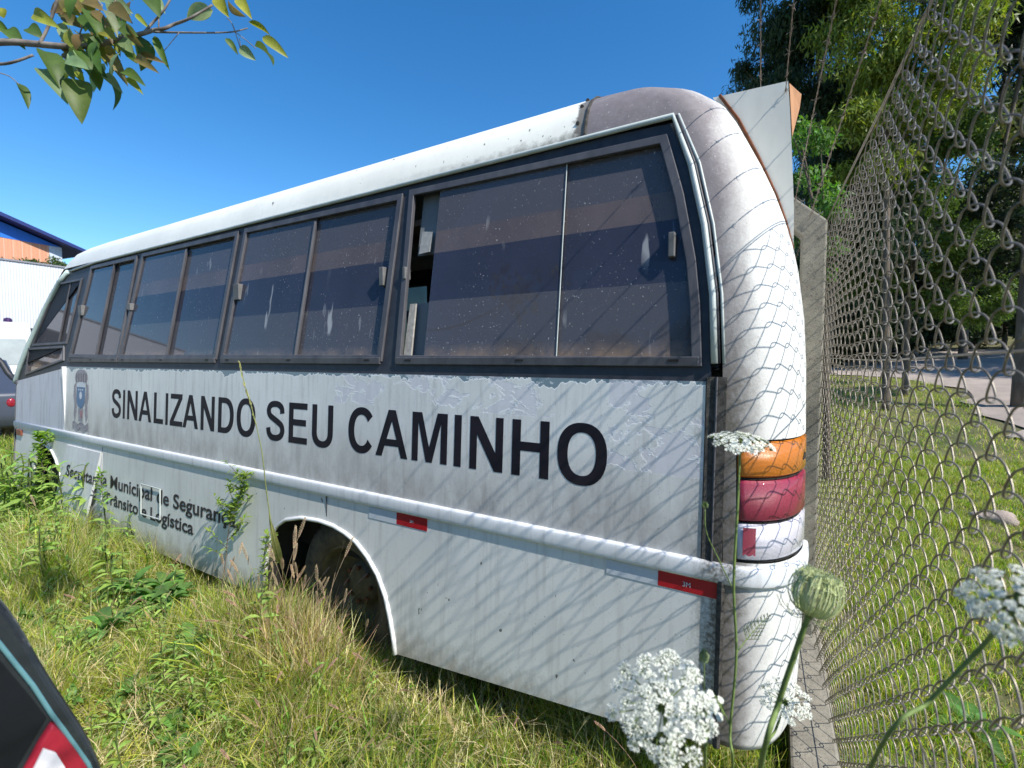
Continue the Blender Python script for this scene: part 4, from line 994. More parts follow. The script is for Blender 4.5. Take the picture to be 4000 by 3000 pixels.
stalks(16, lambda: (rnd.uniform(-7.5, -4.5), rnd.uniform(.6, 1.4)), [0, 3, 1], 'tall straw stalk in the weeds by the front wheel', 'stalks by the front wheel', .7, 1.1)
for e in ST_: remove_thing(e)

def along(pts, n=8):
    P = [Vector(p) for p in pts]; out = []
    for i in range(len(P)-1):
        a, b, c, d = P[max(i-1, 0)], P[i], P[i+1], P[min(i+2, len(P)-1)]
        for k in range(n):
            t = k/n; out.append(.5*((2*b)+(c-a)*t+(2*a-5*b+4*c-d)*t*t+(3*b-a-3*c+d)*t**3))
    return out+[P[-1]]
# two leafy saplings against the skirt
def sapling(name, label, pts, lw, nl, tint, spread=.09, lsize=.032, side=6):
    P = along(pts, 5); e = empty(name, P[0], label, 'sapling'); sm = MB(); lf = MB(); L = len(P)
    sm.tube(P, [lw*(1-.75*i/L) for i in range(L)], 5); 
    for s in range(side):
        i = int(L*(.30+.65*s/side)); a = rnd.uniform(0, 6.28); q = P[i]+Vector((math.cos(a)*spread, math.sin(a)*spread*.6, rnd.uniform(.4, 1)*spread))
        sm.tube([P[i], (P[i]+q)/2+Vector((0, 0, -.005)), q], [lw*.5, lw*.4, lw*.2], 4)
        for k in range(nl):
            c = P[i]+(q-P[i])*rnd.uniform(.2, 1.05); b = rnd.uniform(0, 6.28); l_ = lsize*rnd.uniform(.6, 1.2)
            leaf_geo(lf, c, c+Vector((math.cos(b)*l_, math.sin(b)*l_, rnd.uniform(-.3, .8)*l_)), l_*.27, droop=.1, tint=tint, seg=3)
    for k in range(nl*side):
        i = int(L*rnd.uniform(.55, .99)); c = P[i]; b = rnd.uniform(0, 6.28); l_ = lsize*rnd.uniform(.6, 1.2)
        leaf_geo(lf, c, c+Vector((math.cos(b)*l_, math.sin(b)*l_, rnd.uniform(.1, .9)*l_)), l_*.27, droop=.1, tint=tint, seg=3)
    o = sm.build('stem', BARK, e, True); lf.build('leaves', LEAF, e, recalc=False); return e
sapling('sapling', 'slender sapling with fine narrow leaves standing left of the rear wheel arch', [atd(860, 2350, 2.75), atd(880, 2200, 2.72), atd(895, 2060, 2.7), atd(930, 1960, 2.68), atd(960, 1860, 2.66)], .004, 13, (.26, .37, .07), .12, .045, 16)
sapling('sapling', 'smaller bright sapling with a dry stem close against the wheel arch edge', [atd(1040, 2420, 2.5), atd(1050, 2300, 2.48), atd(1030, 2200, 2.47), atd(1045, 2090, 2.45)], .004, 8, (.27, .38, .07), .07, .035, 9)
sapling('sapling', 'bright green leafy shoot in front of the front wheel opening', [atd(160, 2060, 4.25), atd(170, 1950, 4.25), atd(165, 1830, 4.25), atd(160, 1740, 4.25), atd(155, 1700, 4.25)], .006, 12, (.26, .42, .06), .10, .06, 14)
sapling('climbing_vine', 'small heart leaved vine growing up the rusty gap beside the open flap', [atd(425, 2100, 3.6), atd(408, 1990, 3.62), atd(400, 1920, 3.64), atd(392, 1840, 3.66)], .003, 5, (.24, .40, .07), .035, .05, 8)
# very tall stalk crossing the lettering
P = along([atz(1130, 2300, .1), atd(1080, 2150, 2.25), atd(1045, 1950, 2.15), atd(1022, 1760, 2.1), atd(985, 1600, 2.1), atd(960, 1520, 2.1), atd(938, 1430, 2.1)], 8)
e = empty('grass_stalk', P[0], 'very tall thin green stalk rising across the letter O of the first word', 'grass stalk')
mb = MB(); mb.tube(P, [.0035-.0025*i/len(P) for i in range(len(P))], 5); o = mb.build('stem', DRYM, e, True); tint_all(o, (.30, .34, .12))
mb = MB()
for i in range(int(len(P)*.58), len(P)):
    for k in range(5):
        d = (P[i]-P[i-1]).normalized(); a = rnd.uniform(0, 6.28); c = P[i]+(P[i]-P[i-1])*rnd.random(); leaf_geo(mb, c, c+d*.018+Vector((math.cos(a), math.sin(a), 0))*.005, .004, tint=(.42, .42, .16), seg=2)
mb.build('seed_head', DRYM, e, recalc=False)
mb = MB(); leaf_geo(mb, P[6], atd(1050, 2010, 2.15), .035, (1, -.6, .2), .1, 0, (.36, .40, .12), 8, .35); mb.build('blade', GRASS, e, True, recalc=False)

# ------------------------------------------------------------------ white umbels
WHITEF = NT('white floret'); WHITEF.col((.90, .90, .80)); WHITEF.set(Roughness=.6)
tr = WHITEF.new('ShaderNodeBsdfTranslucent'); tr.inputs[0].default_value = (.85, .87, .78, 1); mx = WHITEF.new('ShaderNodeMixShader'); mx.inputs[0].default_value = .3
WHITEF.link(WHITEF.b.outputs[0], mx.inputs[1]); WHITEF.link(tr.outputs[0], mx.inputs[2]); WHITEF.link(mx.outputs[0], WHITEF.out.inputs[0]); WHITEF = WHITEF.m
STEMM = simple('hairy green stem', (.17, .24, .06), (.10, .15, .035), .7, 80, 0., .4, .001)
def umbel(label, stem, R, axis, nr=34, nf=26, dome=.55, thin=1., extra=None, floret=.0034):
    P = along(stem, 8); e = empty('wild_carrot', P[0], label, 'wildflower'); mb = MB(); mb.tube(P, [.0034*thin]*(len(P)-6)+[.0026*thin]*6, 7); mb.build('stem', STEMM, e, True)
    A = Vector(axis).normalized(); s_ = A.orthogonal().normalized(); b = A.cross(s_); top = P[-1]
    ry = MB(); fl = MB()
    for i in range(nr):
        rr = R*math.sqrt((i+.5)/nr)*rnd.uniform(.93, 1.06); a = i*2.39996+rnd.uniform(-.15, .15)
        h = R*dome*(1-.45*(rr/R)**2)*rnd.uniform(.94, 1.06)
        c = top+s_*rr*math.cos(a)+b*rr*math.sin(a)+A*h
        ry.tube([top, top+(c-top)*.5+(s_*math.cos(a)+b*math.sin(a))*rr*.12, c-A*.006], [.0011, .0008, .0006], 4)
        ur = R*.135*(1.25 if rr > .6*R else 1.)*rnd.uniform(.85, 1.1); out = ((c-top).normalized()*.5+A*.7).normalized(); p = out.orthogonal().normalized(); q = out.cross(p)
        for k in range(nf):
            r2 = ur*math.sqrt((k+.5)/nf); a2 = k*2.39996+rnd.uniform(-.3, .3); f = c+p*r2*math.cos(a2)+q*r2*math.sin(a2)+out*(.0025-.25*r2*r2/ur)*1.
            ry.tube([c-out*.006, f-out*.0008], .0003, 3, False)
            fs = floret*rnd.uniform(.7, 1.25)*(1.35 if r2 > .75*ur else 1); n1 = (out+Vector((rnd.gauss(0, .35), rnd.gauss(0, .35), rnd.gauss(0, .35)))).normalized()
            p1 = n1.orthogonal().normalized(); q1 = n1.cross(p1); a3 = rnd.uniform(0, 6)
            V = [f]; 
            for j in range(10):
                rj = fs*(1. if j % 2 == 0 else .38); V.append(f+(p1*math.cos(a3+j*PI/5)+q1*math.sin(a3+j*PI/5))*rj+n1*fs*.25*(j % 2 == 0))
            fl.add(V, [(0, 1+j, 1+(j+1) % 10) for j in range(10)])
    ry.build('umbel_ray', STEMM, e, recalc=False); fl.build('florets', WHITEF, e, recalc=False)
    br = MB()
    for i in range(11):
        a = 2*PI*i/11; d = (s_*math.cos(a)+b*math.sin(a)); c1 = top+d*R*.28-A*.004; br.tube([top, c1, c1+d*R*.2-A*R*.12], [.0007, .0005, .0003], 3)
    br.build('bract', STEMM, e); return e
def plant_leaf(e, P0, dirn, L, name='feathery_leaf'):
    mb = MB(); d = Vector(dirn).normalized(); P = [Vector(P0)+d*L*k/10+Vector((0, 0, -.12*L*(k/10)**2)) for k in range(11)]; mb.tube(P, [.0018-.0013*k/10 for k in range(11)], 4)
    for k in range(3, 11):
        for s in (-1, 1):
            sd = d.cross(Vector((0, 0, 1))).normalized()*s; l_ = L*.30*(1.1-k/11)
            q = P[k]+sd*l_*.8+d*l_*.6; mb.tube([P[k], q], [.0008, .0004], 3)
            for j in (.35, .6, .85): 
                c = P[k]+(q-P[k])*j
                for s2 in (-1, 1): mb.tube([c, c+d*l_*.35+Vector((0, 0, s2*l_*.25))], [.0008, .0003], 3)
    mb.build(name, STEMM, e)
def toward(u, v, k, up=.6):
    return (-ray(u, v).normalized()+Vector((0, 0, up))).normalized()
k0 = .60
umbel('large white wild carrot flower head near the camera in front of the bus skirt', [atz(2660, 3400, .02), atd(2640, 3080, .72), atd(2610, 2880, .68), atd(2590, 2760, .65)], .069, toward(2580, 2720, k0, .25), 44, 52, .34, floret=.0019)
e = umbel('thin edge-on white flower head on a tall stem over the amber tail lamp', [atz(2850, 3300, .02), atd(2862, 3000, .98), atd(2852, 2860, .98), atd(2876, 2560, .97), atd(2866, 2290, .96), atd(2880, 2000, .95), atd(2892, 1740, .95)], .058, (.10, -.18, 1), 36, 34, .24, .8, floret=.0024)
plant_leaf(e, atd(2880, 2545, .97), atd(3040, 2330, 1.0)-atd(2880, 2545, .97), .11); plant_leaf(e, atd(2850, 2830, .98), atd(2790, 2700, .99)-atd(2850, 2830, .98), .07)
mb = MB(); mb.tube(along([atd(2858, 2290, .96), atd(2810, 2190, .96), atd(2760, 2080, .96), atd(2754, 1990, .96)]), .0013, 5); mb.build('side_shoot', STEMM, e, True)
mb = MB(); cc = atd(2754, 1975, .96)
for i in range(22):
    a = i*2.4; r = .006*math.sin(PI*((i+1)/23)); leaf_geo(mb, cc+Vector((r*math.cos(a), r*math.sin(a), -.004)), cc+Vector((r*.6*math.cos(a), r*.6*math.sin(a), .008)), .004, tint=(.25, .32, .14), seg=2)
o = mb.build('bud', LEAF, e, recalc=False)
umbel('big blurred white flower head at the right edge before the fence', [atz(3230, 3500, .02), atd(3400, 3000, .60), atd(3640, 2730, .54), atd(3850, 2510, .50), atd(3960, 2370, .46)], .038, toward(3960, 2250, .44, .55), 34, 34, .32, .7, floret=.0015)
umbel('small distant white flower head low beside the rear bumper', [atz(2940, 3300, .02), atd(2985, 2960, 1.12), atd(3030, 2850, 1.1), atd(3068, 2745, 1.1)], .052, toward(3070, 2720, 1.1, .8), 28, 28, .35, .8, floret=.0024)
e = umbel('half hidden white flower head just right of the large one', [atz(2770, 3300, .02), atd(2755, 2980, .86), atd(2765, 2850, .85), atd(2750, 2760, .84)], .030, toward(2750, 2720, .84, .3), 14, 34, .5, .8, floret=.0024)
mb = MB(); mb.tube(along([atd(2764, 2860, .85), atd(2752, 2720, .86), atd(2751, 2590, .86)]), .0011, 5); mb.build('side_shoot', STEMM, e, True)
mb = MB(); cc = atd(2751, 2570, .86)
for i in range(40):
    a = i*2.4; t_ = i/40; r = .0085*math.sin(PI*(.2+.75*t_)); leaf_geo(mb, cc+Vector((r*math.cos(a), r*math.sin(a), -.010+.018*t_)), cc+Vector((r*.6*math.cos(a), r*.6*math.sin(a), .002+.018*t_)), .005, tint=(.30, .36, .18), seg=2)
mb.build('bud', LEAF, e, recalc=False)
# closed seed head, a nest of inward curved rays
NESTM = simple('pale green seed rays', (.60, .64, .34), (.42, .47, .20), .7, 60)
P = along([atz(2900, 3400, .02), atd(2970, 3000, .78), atd(3040, 2750, .75), atd(3110, 2540, .73), atd(3160, 2400, .71)], 8)
e = empty('wild_carrot', P[0], 'closed nest shaped green seed head on a thick stem in front of the fence', 'wildflower')
mb = MB(); mb.tube(P, [.0042]*(len(P)-5)+[.0038]*5, 8); mb.build('stem', STEMM, e, True)
A = (atd(3195, 2290, .71)-P[-1]).normalized(); s_ = A.orthogonal().normalized(); b_ = A.cross(s_); R = .037; top = P[-1]
ry = MB(); sd = MB()
for i in range(90):
    a = i*2.39996; lay = rnd.uniform(.55, 1.05); d = s_*math.cos(a)+b_*math.sin(a); Q = []
    for k in range(8):
        t_ = k/7; th = t_*PI*.86; Q.append(top+A*(R*1.0*(1-math.cos(th))*.95)+d*R*lay*math.sin(th)**.8)
    ry.tube(Q, [.0012-.0006*k/7 for k in range(8)], 4)
    for k in range(9):
        dd = (Q[-1]-Q[-2]).normalized()+Vector((rnd.gauss(0, .7), rnd.gauss(0, .7), rnd.gauss(0, .7))); c = Q[-2-(k % 2)]; sd.tube([c, c+dd.normalized()*.012], [.0007, .0003], 3)
ry.build('curved_ray', NESTM, e, recalc=False); sd.build('seeds', NESTM, e, recalc=False)
br = MB()
for i in range(10):
    a = 2*PI*i/10; d = (s_*math.cos(a)+b_*math.sin(a)); Q = [top, top+d*.018-A*.008, top+d*.036-A*.004, top+d*.048+A*.01]; br.tube(along(Q, 4), .0006, 3)
    br.tube([Q[2], Q[2]+d*.01+s_*.008], .0004, 3)
br.build('bract', STEMM, e)

# ------------------------------------------------------------------ overhanging branch, top left
KB = 1.25
e = empty('tree_branch', atd(-300, 200, KB), 'leafy branch hanging into the sky at the top left', 'branch')
TW = simple('twig bark', (.09, .07, .06), (.26, .23, .20), .8, 25)
mb = MB(); Bk = lambda pts, k=KB: along([atd(u, v, k+(i % 2)*.01) for i, (u, v) in enumerate(pts)], 4)
for pts, r0, r1 in (([(-3200, -300), (-2200, -60), (-1200, 110), (-300, 190), (0, 165), (120, 170), (230, 180), (330, 180), (420, 165), (500, 145), (560, 130), (600, 118), (640, 112), (680, 95), (740, 72), (830, 20)], .011, .003),
                    ([(600, 125), (700, 127), (800, 128), (870, 127), (918, 123), (968, 110)], .003, .0015), ([(918, 123), (905, 90), (885, 70)], .0015, .001), ([(918, 123), (940, 190), (935, 150)], .001, .001), ([(918, 124), (965, 160), (1000, 190)], .0012, .0008),
                    ([(155, 170), (190, 100), (232, -20)], .004, .0035), ([(-100, 240), (0, 250), (60, 240), (130, 215)], .005, .003), ([(0, 285), (40, 300), (75, 330)], .0015, .001),
                    ([(560, 130), (600, 85), (640, 40), (680, -30)], .0035, .0025), ([(620, 110), (620, 60)], .002, .0015), ([(300, 170), (330, 90), (400, 20), (300, -40)], .002, .0015), ([(480, 150), (470, 60), (440, -20)], .003, .002), ([(700, 127), (640, 200)], .001, .0008)):
    Q = Bk(pts); mb.tube(Q, [r0+(r1-r0)*i/len(Q) for i in range(len(Q))], 6)
mb.build('twigs', TW, e, True)
lf = MB(); LG, LY, LB, LP = (.09, .15, .03), (.32, .34, .05), (.20, .15, .05), (.24, .32, .15)
LV = [((310, 312), (320, 476), 90, LG), ((165, 270), (265, 400), 75, LP), ((175, 200), (232, 335), 75, LG), ((72, 325), (110, 422), 35, LG), ((530, 130), (549, 272), 85, LG), ((603, 140), (663, 270), 30, LG), ((545, 215), (645, 243), 26, LB), ((530, 225), (622, 280), 36, LB),
      ((480, 280), (570, 332), 42, LG), ((480, 310), (560, 365), 34, LY), ((425, 300), (440, 425), 50, LG), ((405, 290), (480, 360), 36, LP), ((880, 150), (930, 212), 25, LG), ((935, 187), (1000, 233), 40, LP), ((995, 180), (1067, 250), 55, LG), ((1025, 145), (1127, 222), 38, LY), ((970, 85), (1055, 135), 26, LY),
      ((560, -20), (625, 65), 78, LG), ((590, -10), (645, 50), 40, LP), ((832, 40), (730, 65), 58, LP), ((130, 55), (235, 105), 52, LY), ((30, 115), (100, 190), 52, LG), ((110, 110), (170, 150), 55, LG), ((850, -10), (895, 65), 50, LY), ((930, -5), (985, 70), 42, LY), ((890, 0), (960, 60), 40, LB), ((-20, 90), (40, 130), 40, LG), ((0, 30), (15, 70), 40, LY),
      ((430, -5), (520, 50), 42, LP), ((450, 10), (515, 60), 26, LP), ((530, 55), (590, 115), 20, LY), ((410, 40), (460, 140), 34, LP), ((240, 60), (330, 110), 50, LB), ((200, 40), (300, 70), 46, LB), ((310, -10), (390, 90), 60, LB), ((340, 40), (400, 160), 60, LG), ((270, 110), (340, 210), 60, LY), ((300, 130), (420, 250), 60, LY), ((340, 200), (420, 300), 60, LG), ((250, 190), (370, 300), 50, LG),
      ((350, 240), (390, 350), 60, LG), ((400, 170), (485, 270), 44, LB), ((380, 120), (470, 215), 50, LY), ((290, 190), (350, 290), 60, LG), ((420, 210), (500, 330), 40, LB), ((460, 80), (500, 150), 40, LG), ((370, 60), (440, 170), 40, LB), ((490, 160), (530, 240), 46, LP), ((330, 0), (370, 60), 50, LY), ((260, 20), (320, 60), 50, LY)]
for (a, b_, w_, c) in LV:
    k = KB+rnd.uniform(-.06, .06); p, q = atd(*a, k), atd(*b_, k+rnd.uniform(-.02, .02)); nrm = (-ray(*a).normalized()+Vector((rnd.gauss(0, .35), rnd.gauss(0, .35), .3)))
    leaf_geo(lf, p, q, w_/1800*k, nrm, .55, .05, c, 8, .36)
for i in range(60):
    u, v = rnd.uniform(230, 520), rnd.uniform(-30, 260); k = KB+rnd.uniform(-.08, .14); a = rnd.uniform(.2, 2.2); L_ = rnd.uniform(60, 120)
    leaf_geo(lf, atd(u, v, k), atd(u+L_*math.cos(a), v+L_*math.sin(a), k), rnd.uniform(30, 55)/1800*k, (rnd.gauss(0, .5)+.5, -1, .4), .25, .03, rnd.choice([LG, LG, LY, LB, LP]), 6, .36)
lf.build('leaves', LEAF, e, True, recalc=False)

# ------------------------------------------------------------------ trees
def crown_pts(n, ells, clump=.35, ncl=60):
    out = []; tot = sum(e_[3]*e_[4]*e_[5] for e_ in ells)
    for (cx, cy, cz, rx, ry, rz) in ells:
        m_ = int(n*rx*ry*rz/tot); nc = max(8, int(ncl*rx*ry*rz/tot)); d = rng.normal(0, 1, (nc, 3)); d /= np.linalg.norm(d, axis=1, keepdims=True)
        C_ = d*np.array([rx, ry, rz])*(rng.uniform(.25, 1., (nc, 1))**.45); sz = rng.uniform(.5, 1.5, nc)
        k = rng.integers(0, nc, m_); q = rng.normal(0, 1, (m_, 3)); q /= np.linalg.norm(q, axis=1, keepdims=True)+1e-9; q *= rng.uniform(0, 1, (m_, 1))**.5
        out.append(np.array([cx, cy, cz])+C_[k]+q*clump*sz[k][:, None]*np.array([1, 1, .75]))
    return np.concatenate(out)
def leafcloud(P, L, Wd, C_, droop=.5):
    n = len(P); d = rng.normal(0, 1, (n, 3)); d[:, 2] -= droop*1.5; d /= np.linalg.norm(d, axis=1, keepdims=True)
    s_ = np.cross(d, rng.normal(0, 1, (n, 3))); s_ /= np.linalg.norm(s_, axis=1, keepdims=True); l_ = L*rng.uniform(.6, 1.3, (n, 1)); w_ = Wd*rng.uniform(.7, 1.2, (n, 1))
    V = np.stack([P, P+d*l_*.45+s_*w_/2, P+d*l_, P+d*l_*.45-s_*w_/2], 1).reshape(-1, 3); F = np.arange(4*n).reshape(-1, 4); return V, F, np.repeat(C_, 4, 0)
def tree(name, label, base, trunk, ells, n, L, Wd, col, group=None, clump=.5, ncl=70, droop=.5, r0=.16, limbs=7, cat='tree', sd=.22):
    bx, by = base; e = empty(name, (bx, by, gzf(bx, by)), label, cat, group); z0 = gzf(bx, by)-.1
    mb = MB(); P = along([(bx, by, z0)]+trunk, 5); mb.tube(P, [r0*(1-.7*i/len(P)) for i in range(len(P))], 7)
    for i in range(limbs):
        k = int(len(P)*(.35+.6*i/limbs)); el = ells[i % len(ells)]; q = Vector(el[:3])+Vector((rnd.gauss(0, .5)*el[3], rnd.gauss(0, .5)*el[4], rnd.gauss(0, .4)*el[5])); k = min(k, len(P)-1)
        mb.tube(along([P[k], (P[k]+q)/2+Vector((0, 0, .15*abs(q.z-P[k].z))), q], 4), [r0*.38*(1-.85*j/9) for j in range(9)], 5)
    mb.build('trunk', BARK, e, True)
    Q = crown_pts(n, ells, clump, ncl); C_ = hsvary(col, len(Q), sd); V, F, T = leafcloud(Q, L, Wd, C_, droop); mesh('crown', V, F, LEAF, e, tint=T); return e
def D(u, y): r = ray(u, 1400); return (r.x/r.y*y, y)
# dark gum tree left, bright one in the middle, others
ax, ay = D(3090, 13.5)
tree('gum_tree', 'tall dark blue green gum tree rising behind the rear hood of the bus', (ax+.7, ay), [(ax+.8, ay, 4), (ax+.4, ay, 8), (ax+.2, ay, 12)], [(ax-.05, ay, 10.4, 1.3, 1.3, 1.8), (ax, ay, 8.6, 1.35, 1.2, 1.5), (ax+.7, ay+.3, 6.6, 1.3, 1.2, 1.6), (ax+1.1, ay+.3, 4.4, 1.3, 1.2, 1.5), (ax+.6, ay+.3, 12.5, 1.6, 1.4, 1.5)], 85000, .17, .035, (.05, .085, .04), None, .55, 150, 1.2, .09)
bx_, by_ = D(3420, 12.)
tree('gum_tree', 'sunlit yellow green gum tree behind the upper part of the fence', (bx_+.2, by_), [(bx_+.1, by_, 4), (bx_, by_, 7), (bx_-.1, by_, 11)], [(bx_, by_, 8.6, 1.15, 1.1, 1.5), (bx_+.6, by_, 7.3, .9, 1.0, 1.2), (bx_-.2, by_-.1, 6.4, .9, .9, 1.1), (bx_-.4, by_, 10.3, 1.3, 1.2, 1.2)], 46000, .15, .034, (.21, .27, .045), None, .42, 110, 1., .07)
cx_, cy_ = D(3540, 14.)
tree('leafy_tree', 'mid green tree filling the fence view below the gum trees', (cx_, cy_), [(cx_, cy_, 3), (cx_+.2, cy_, 5)], [(cx_, cy_, 4.2, 1.5, 1.2, 1.2), (cx_-1.0, cy_, 4.6, 1.2, 1.1, 1.3), (cx_+.4, cy_, 6.0, 1.2, 1.1, 1.0), (cx_-.7, cy_, 6.2, .9, 1., .8), (cx_+1.1, cy_, 3.3, .9, 1., .8)], 60000, .095, .036, (.12, .19, .04), None, .4, 80, .6, .07)
dx_, dy_ = D(3150, 6.8)
tree('young_tree', 'small fresh green compound leaved tree beside the fence post', (dx_+.25, dy_), [(dx_+.2, dy_, 1.6), (dx_+.1, dy_, 3.)], [(dx_, dy_, 4.15, .34, .4, .55), (dx_+.05, dy_, 3.3, .3, .4, .45), (dx_-.02, dy_, 2.4, .35, .4, .5)], 3600, .085, .030, (.11, .22, .04), None, .16, 26, .8, .05)
ex_, ey_ = D(3760, 24.)
tree('leafy_tree', 'broad olive tree beyond the gravel road seen through the fence', (ex_, ey_), [(ex_, ey_, 4), (ex_, ey_, 7)], [(ex_, ey_, 8.2, 3., 2.6, 2.6), (ex_-1.5, ey_, 11.0, 1.8, 1.8, 1.6), (ex_+2, ey_, 10.8, 1.6, 1.8, 1.6)], 26000, .24, .08, (.10, .12, .035), None, .7, 70, .5)
fx_, fy_ = D(3900, 40.)
tree('leafy_tree', 'distant pale yellowish tree tops highest behind the fence', (fx_, fy_), [(fx_, fy_, 8), (fx_, fy_, 14)], [(fx_, fy_, 20, 5., 4, 4.), (fx_-6, fy_, 19, 4, 4, 3.5), (fx_+6, fy_, 21, 4, 4, 4.)], 20000, .5, .2, (.20, .20, .07), None, 1.2, 60, .4, .3)
gx_, gy_ = D(4000, 12.5)
tree('pine_tree', 'almost black pine tree at the right edge of the view', (gx_, gy_), [(gx_, gy_, 5), (gx_, gy_, 12)], [(gx_+.1, gy_, 4.6, .9, 1.2, 1.7), (gx_-.3, gy_+2.5, 3.6, 1.3, 1.2, 1.3), (gx_+.2, gy_, 9, 1.0, 1.2, 2.4), (gx_+.2, gy_, 12.5, 1.2, 1.2, 2.0)], 40000, .16, .035, (.018, .032, .014), None, .4, 70, .4)
for i, (x, y, h) in enumerate(((15.5, 17, 11), (17, 21, 12), (11.5, 19.8, 9), (12.5, 24, 9), (20, 26, 12))):
    tree('pine_tree', 'dark roadside pine on the right shading the gravel road', (x, y), [(x, y, 4+gzf(x, y)), (x, y, h)], [(x, y, h*.62+gzf(x, y), 2.3, 2.3, h*.28), (x+.4, y, h*.9+gzf(x, y), 1.6, 1.6, h*.18)], 9000, .32, .10, (.022, .038, .015), 'pines shading the road', .7, 50, .5, .2)
for i, (u, y, h) in enumerate(((3230, 21, 3.2), (3320, 23, 3.6), (3430, 25, 3.8), (3560, 27, 4.2), (3680, 29, 4.5), (3800, 30, 5.), (3920, 30, 5.2), (3290, 27, 6.5), (3480, 31, 7.5), (3650, 34, 8.), (3850, 36, 9.))):
    x, y = D(u, y); z = gzf(x, y)
    tree('dark_bush', 'dark shaded bush at the edge of the wood across the road', (x, y), [(x, y, z+h*.4), (x, y, z+h*.7)], [(x, y, z+h*.55, 1.9+h*.12, 1.6, h*.5)], 6500, .26, .10, (.025, .045, .016), 'bushes at the wood edge', .6, 40, .4, .1, 4, 'bush')
# far wood as one mass
ang_ = rng.uniform(.95, 2.0, 52000); r_ = rng.uniform(44, 60, 52000); x_, y_ = r_*np.cos(ang_), r_*np.sin(ang_)
hh = gz(x_, y_)+rng.uniform(0, 1, 52000)*(8+2*np.sin(ang_*17)+2.*np.sin(ang_*41)); V, F, T = leafcloud(np.stack([x_, y_, hh], -1), .8, .5, hsvary((.03, .045, .018), 52000, .3))
tag(mesh('distant_wood', V, F, LEAF, tint=T), 'dark continuous wood closing the view behind the road', 'wood', kind='stuff')
# garden trees behind the photographer, mirrored in the glass
for i, (x, y, h) in enumerate(((-2.5, -13, 8.3), (-.2, -12, 7.6), (-5.2, -12, 7.4), (-10, -13, 8))):
    tree('leafy_tree', 'round tree behind the photographer mirrored in the bus windows', (x, y), [(x, y, 3), (x, y, h*.7)], [(x, y, h*.74, 1.4, 1.4, h*.25)], 8000, .2, .09, (.06, .09, .03), 'trees mirrored in the windows', .6, 50, .4, .15)
# stones and yellow flowers on the verge
STN = simple('sandstone', (.42, .34, .28), (.28, .22, .18), .9, 10, 0., .8, .02)
for i, (u, v, s_, lab) in enumerate(((3880, 2060, .12, 'large pinkish stone lying in the grass beyond the fence'), (3760, 2900, .045, 'flat stone nearest the fence foot at the bottom right'), (3450, 2960, .03, 'small pale stone by the kerb'), (3480, 1870, .06, 'medium stone in the middle of the verge'))):
    p = atz(u, v, .0); x, y = p.x, p.y; bm = bmesh.new(); bmesh.ops.create_icosphere(bm, subdivisions=3, radius=s_)
    for vv in bm.verts:
        c = vv.co; k = 1+.25*math.sin(c.x*17/s_*.2+i)+.15*math.sin(c.y*29/s_*.2); vv.co = Vector((c.x*k*1.3, c.y*k, c.z*.5*k))
    me = bpy.data.meshes.new('stone'); bm.to_mesh(me); bm.free(); me.polygons.foreach_set('use_smooth', [True]*len(me.polygons)); o = link('stone', me, STN); o.location = (x, y, gzf(x, y)+s_*.1); tag(o, lab, 'stone', 'stones on the verge')
YEL = simple('yellow petals', (.75, .48, .02), (.6, .38, .01), .6, 30)
def flower(x, y, s_, lab):
    e = empty('yellow_flower', (x, y, gzf(x, y)), lab, 'wildflower', 'yellow flowers in the grass'); mb = MB(); h = .09; mb.tube([(0, 0, 0), (.005, 0, h)], .001, 4); mb.build('stem', STEMM, e, local=True)
    mb = MB()
    for i in range(10):
        a = 2*PI*i/10; leaf_geo(mb, (.005, 0, h), (.005+s_*math.cos(a), s_*math.sin(a), h+.003), s_*.5, (0, 0, 1), seg=2)
    mb.T = []; mb.build('petals', YEL, e, local=True, recalc=False)
for i in range(16):
    x, y = rnd.uniform(.4, 2.4), rnd.uniform(1.2, 5); flower(x, y, .013, 'tiny yellow flower in the short grass beyond the fence')
for p in ((380, 2590), (355, 2350), (740, 2370), (560, 2390), (900, 2330)): x, y = G(*p); flower(x, y, .016, 'tiny yellow flower in the tall grass beside the bus')

# ------------------------------------------------------------------ buildings far left
def vplane(p, q, off=0.):
    d = Vector((q.x-p.x, q.y-p.y, 0)).normalized(); nrm = Vector((d.y, -d.x, 0))
    return lambda a, b, dd: tuple(Vector((p.x, p.y, 0))+d*a - nrm*(dd+off)*(-1) + Vector((0, 0, b)))
t = NT('white corrugated sheet'); x, y, z = t.sep()[:3]
t.col(t.mix(t.ramp(t.noise(.5, (1, 1, .4), 5), [(.3, 0.), (.7, 1.)]), (.60, .62, .69), (.54, .56, .63)))
wv = t.math('SINE', t.math('MULTIPLY', t.math('ADD', y, t.math('MULTIPLY', x, .3)), 75.)); t.bump(wv, .8, .012); t.set(Roughness=.5); CORR = t.m
p0, p1 = atd(0, 1017, 18.), atd(250, 1050, 19.6); dd = (p1-p0); dd.z = 0; dd.normalize()
A0 = p0-dd*14; e = empty('warehouse', (A0.x, A0.y, 0), 'white corrugated warehouse wall behind the vehicles at the far left', 'warehouse')
nrm = Vector((dd.y, -dd.x, 0));  nrm = nrm if nrm.x < 0 else -nrm
def wall(name, mt, a0, a1, z0, z1, dep, par, base, d_=None, n_=None, off=0.):
    d_ = d_ or dd; n_ = n_ or nrm; q = [base+d_*a+n_*(off+o_) for a in (a0, a1) for o_ in (0, dep)]
    V = [(p.x, p.y, z) for z in (z0, z1) for p in q]; mb = MB(); mb.add(V, [(0, 1, 3, 2), (4, 6, 7, 5), (0, 2, 6, 4), (1, 5, 7, 3), (0, 4, 5, 1), (2, 3, 7, 6)]); return mb.build(name, mt, par)
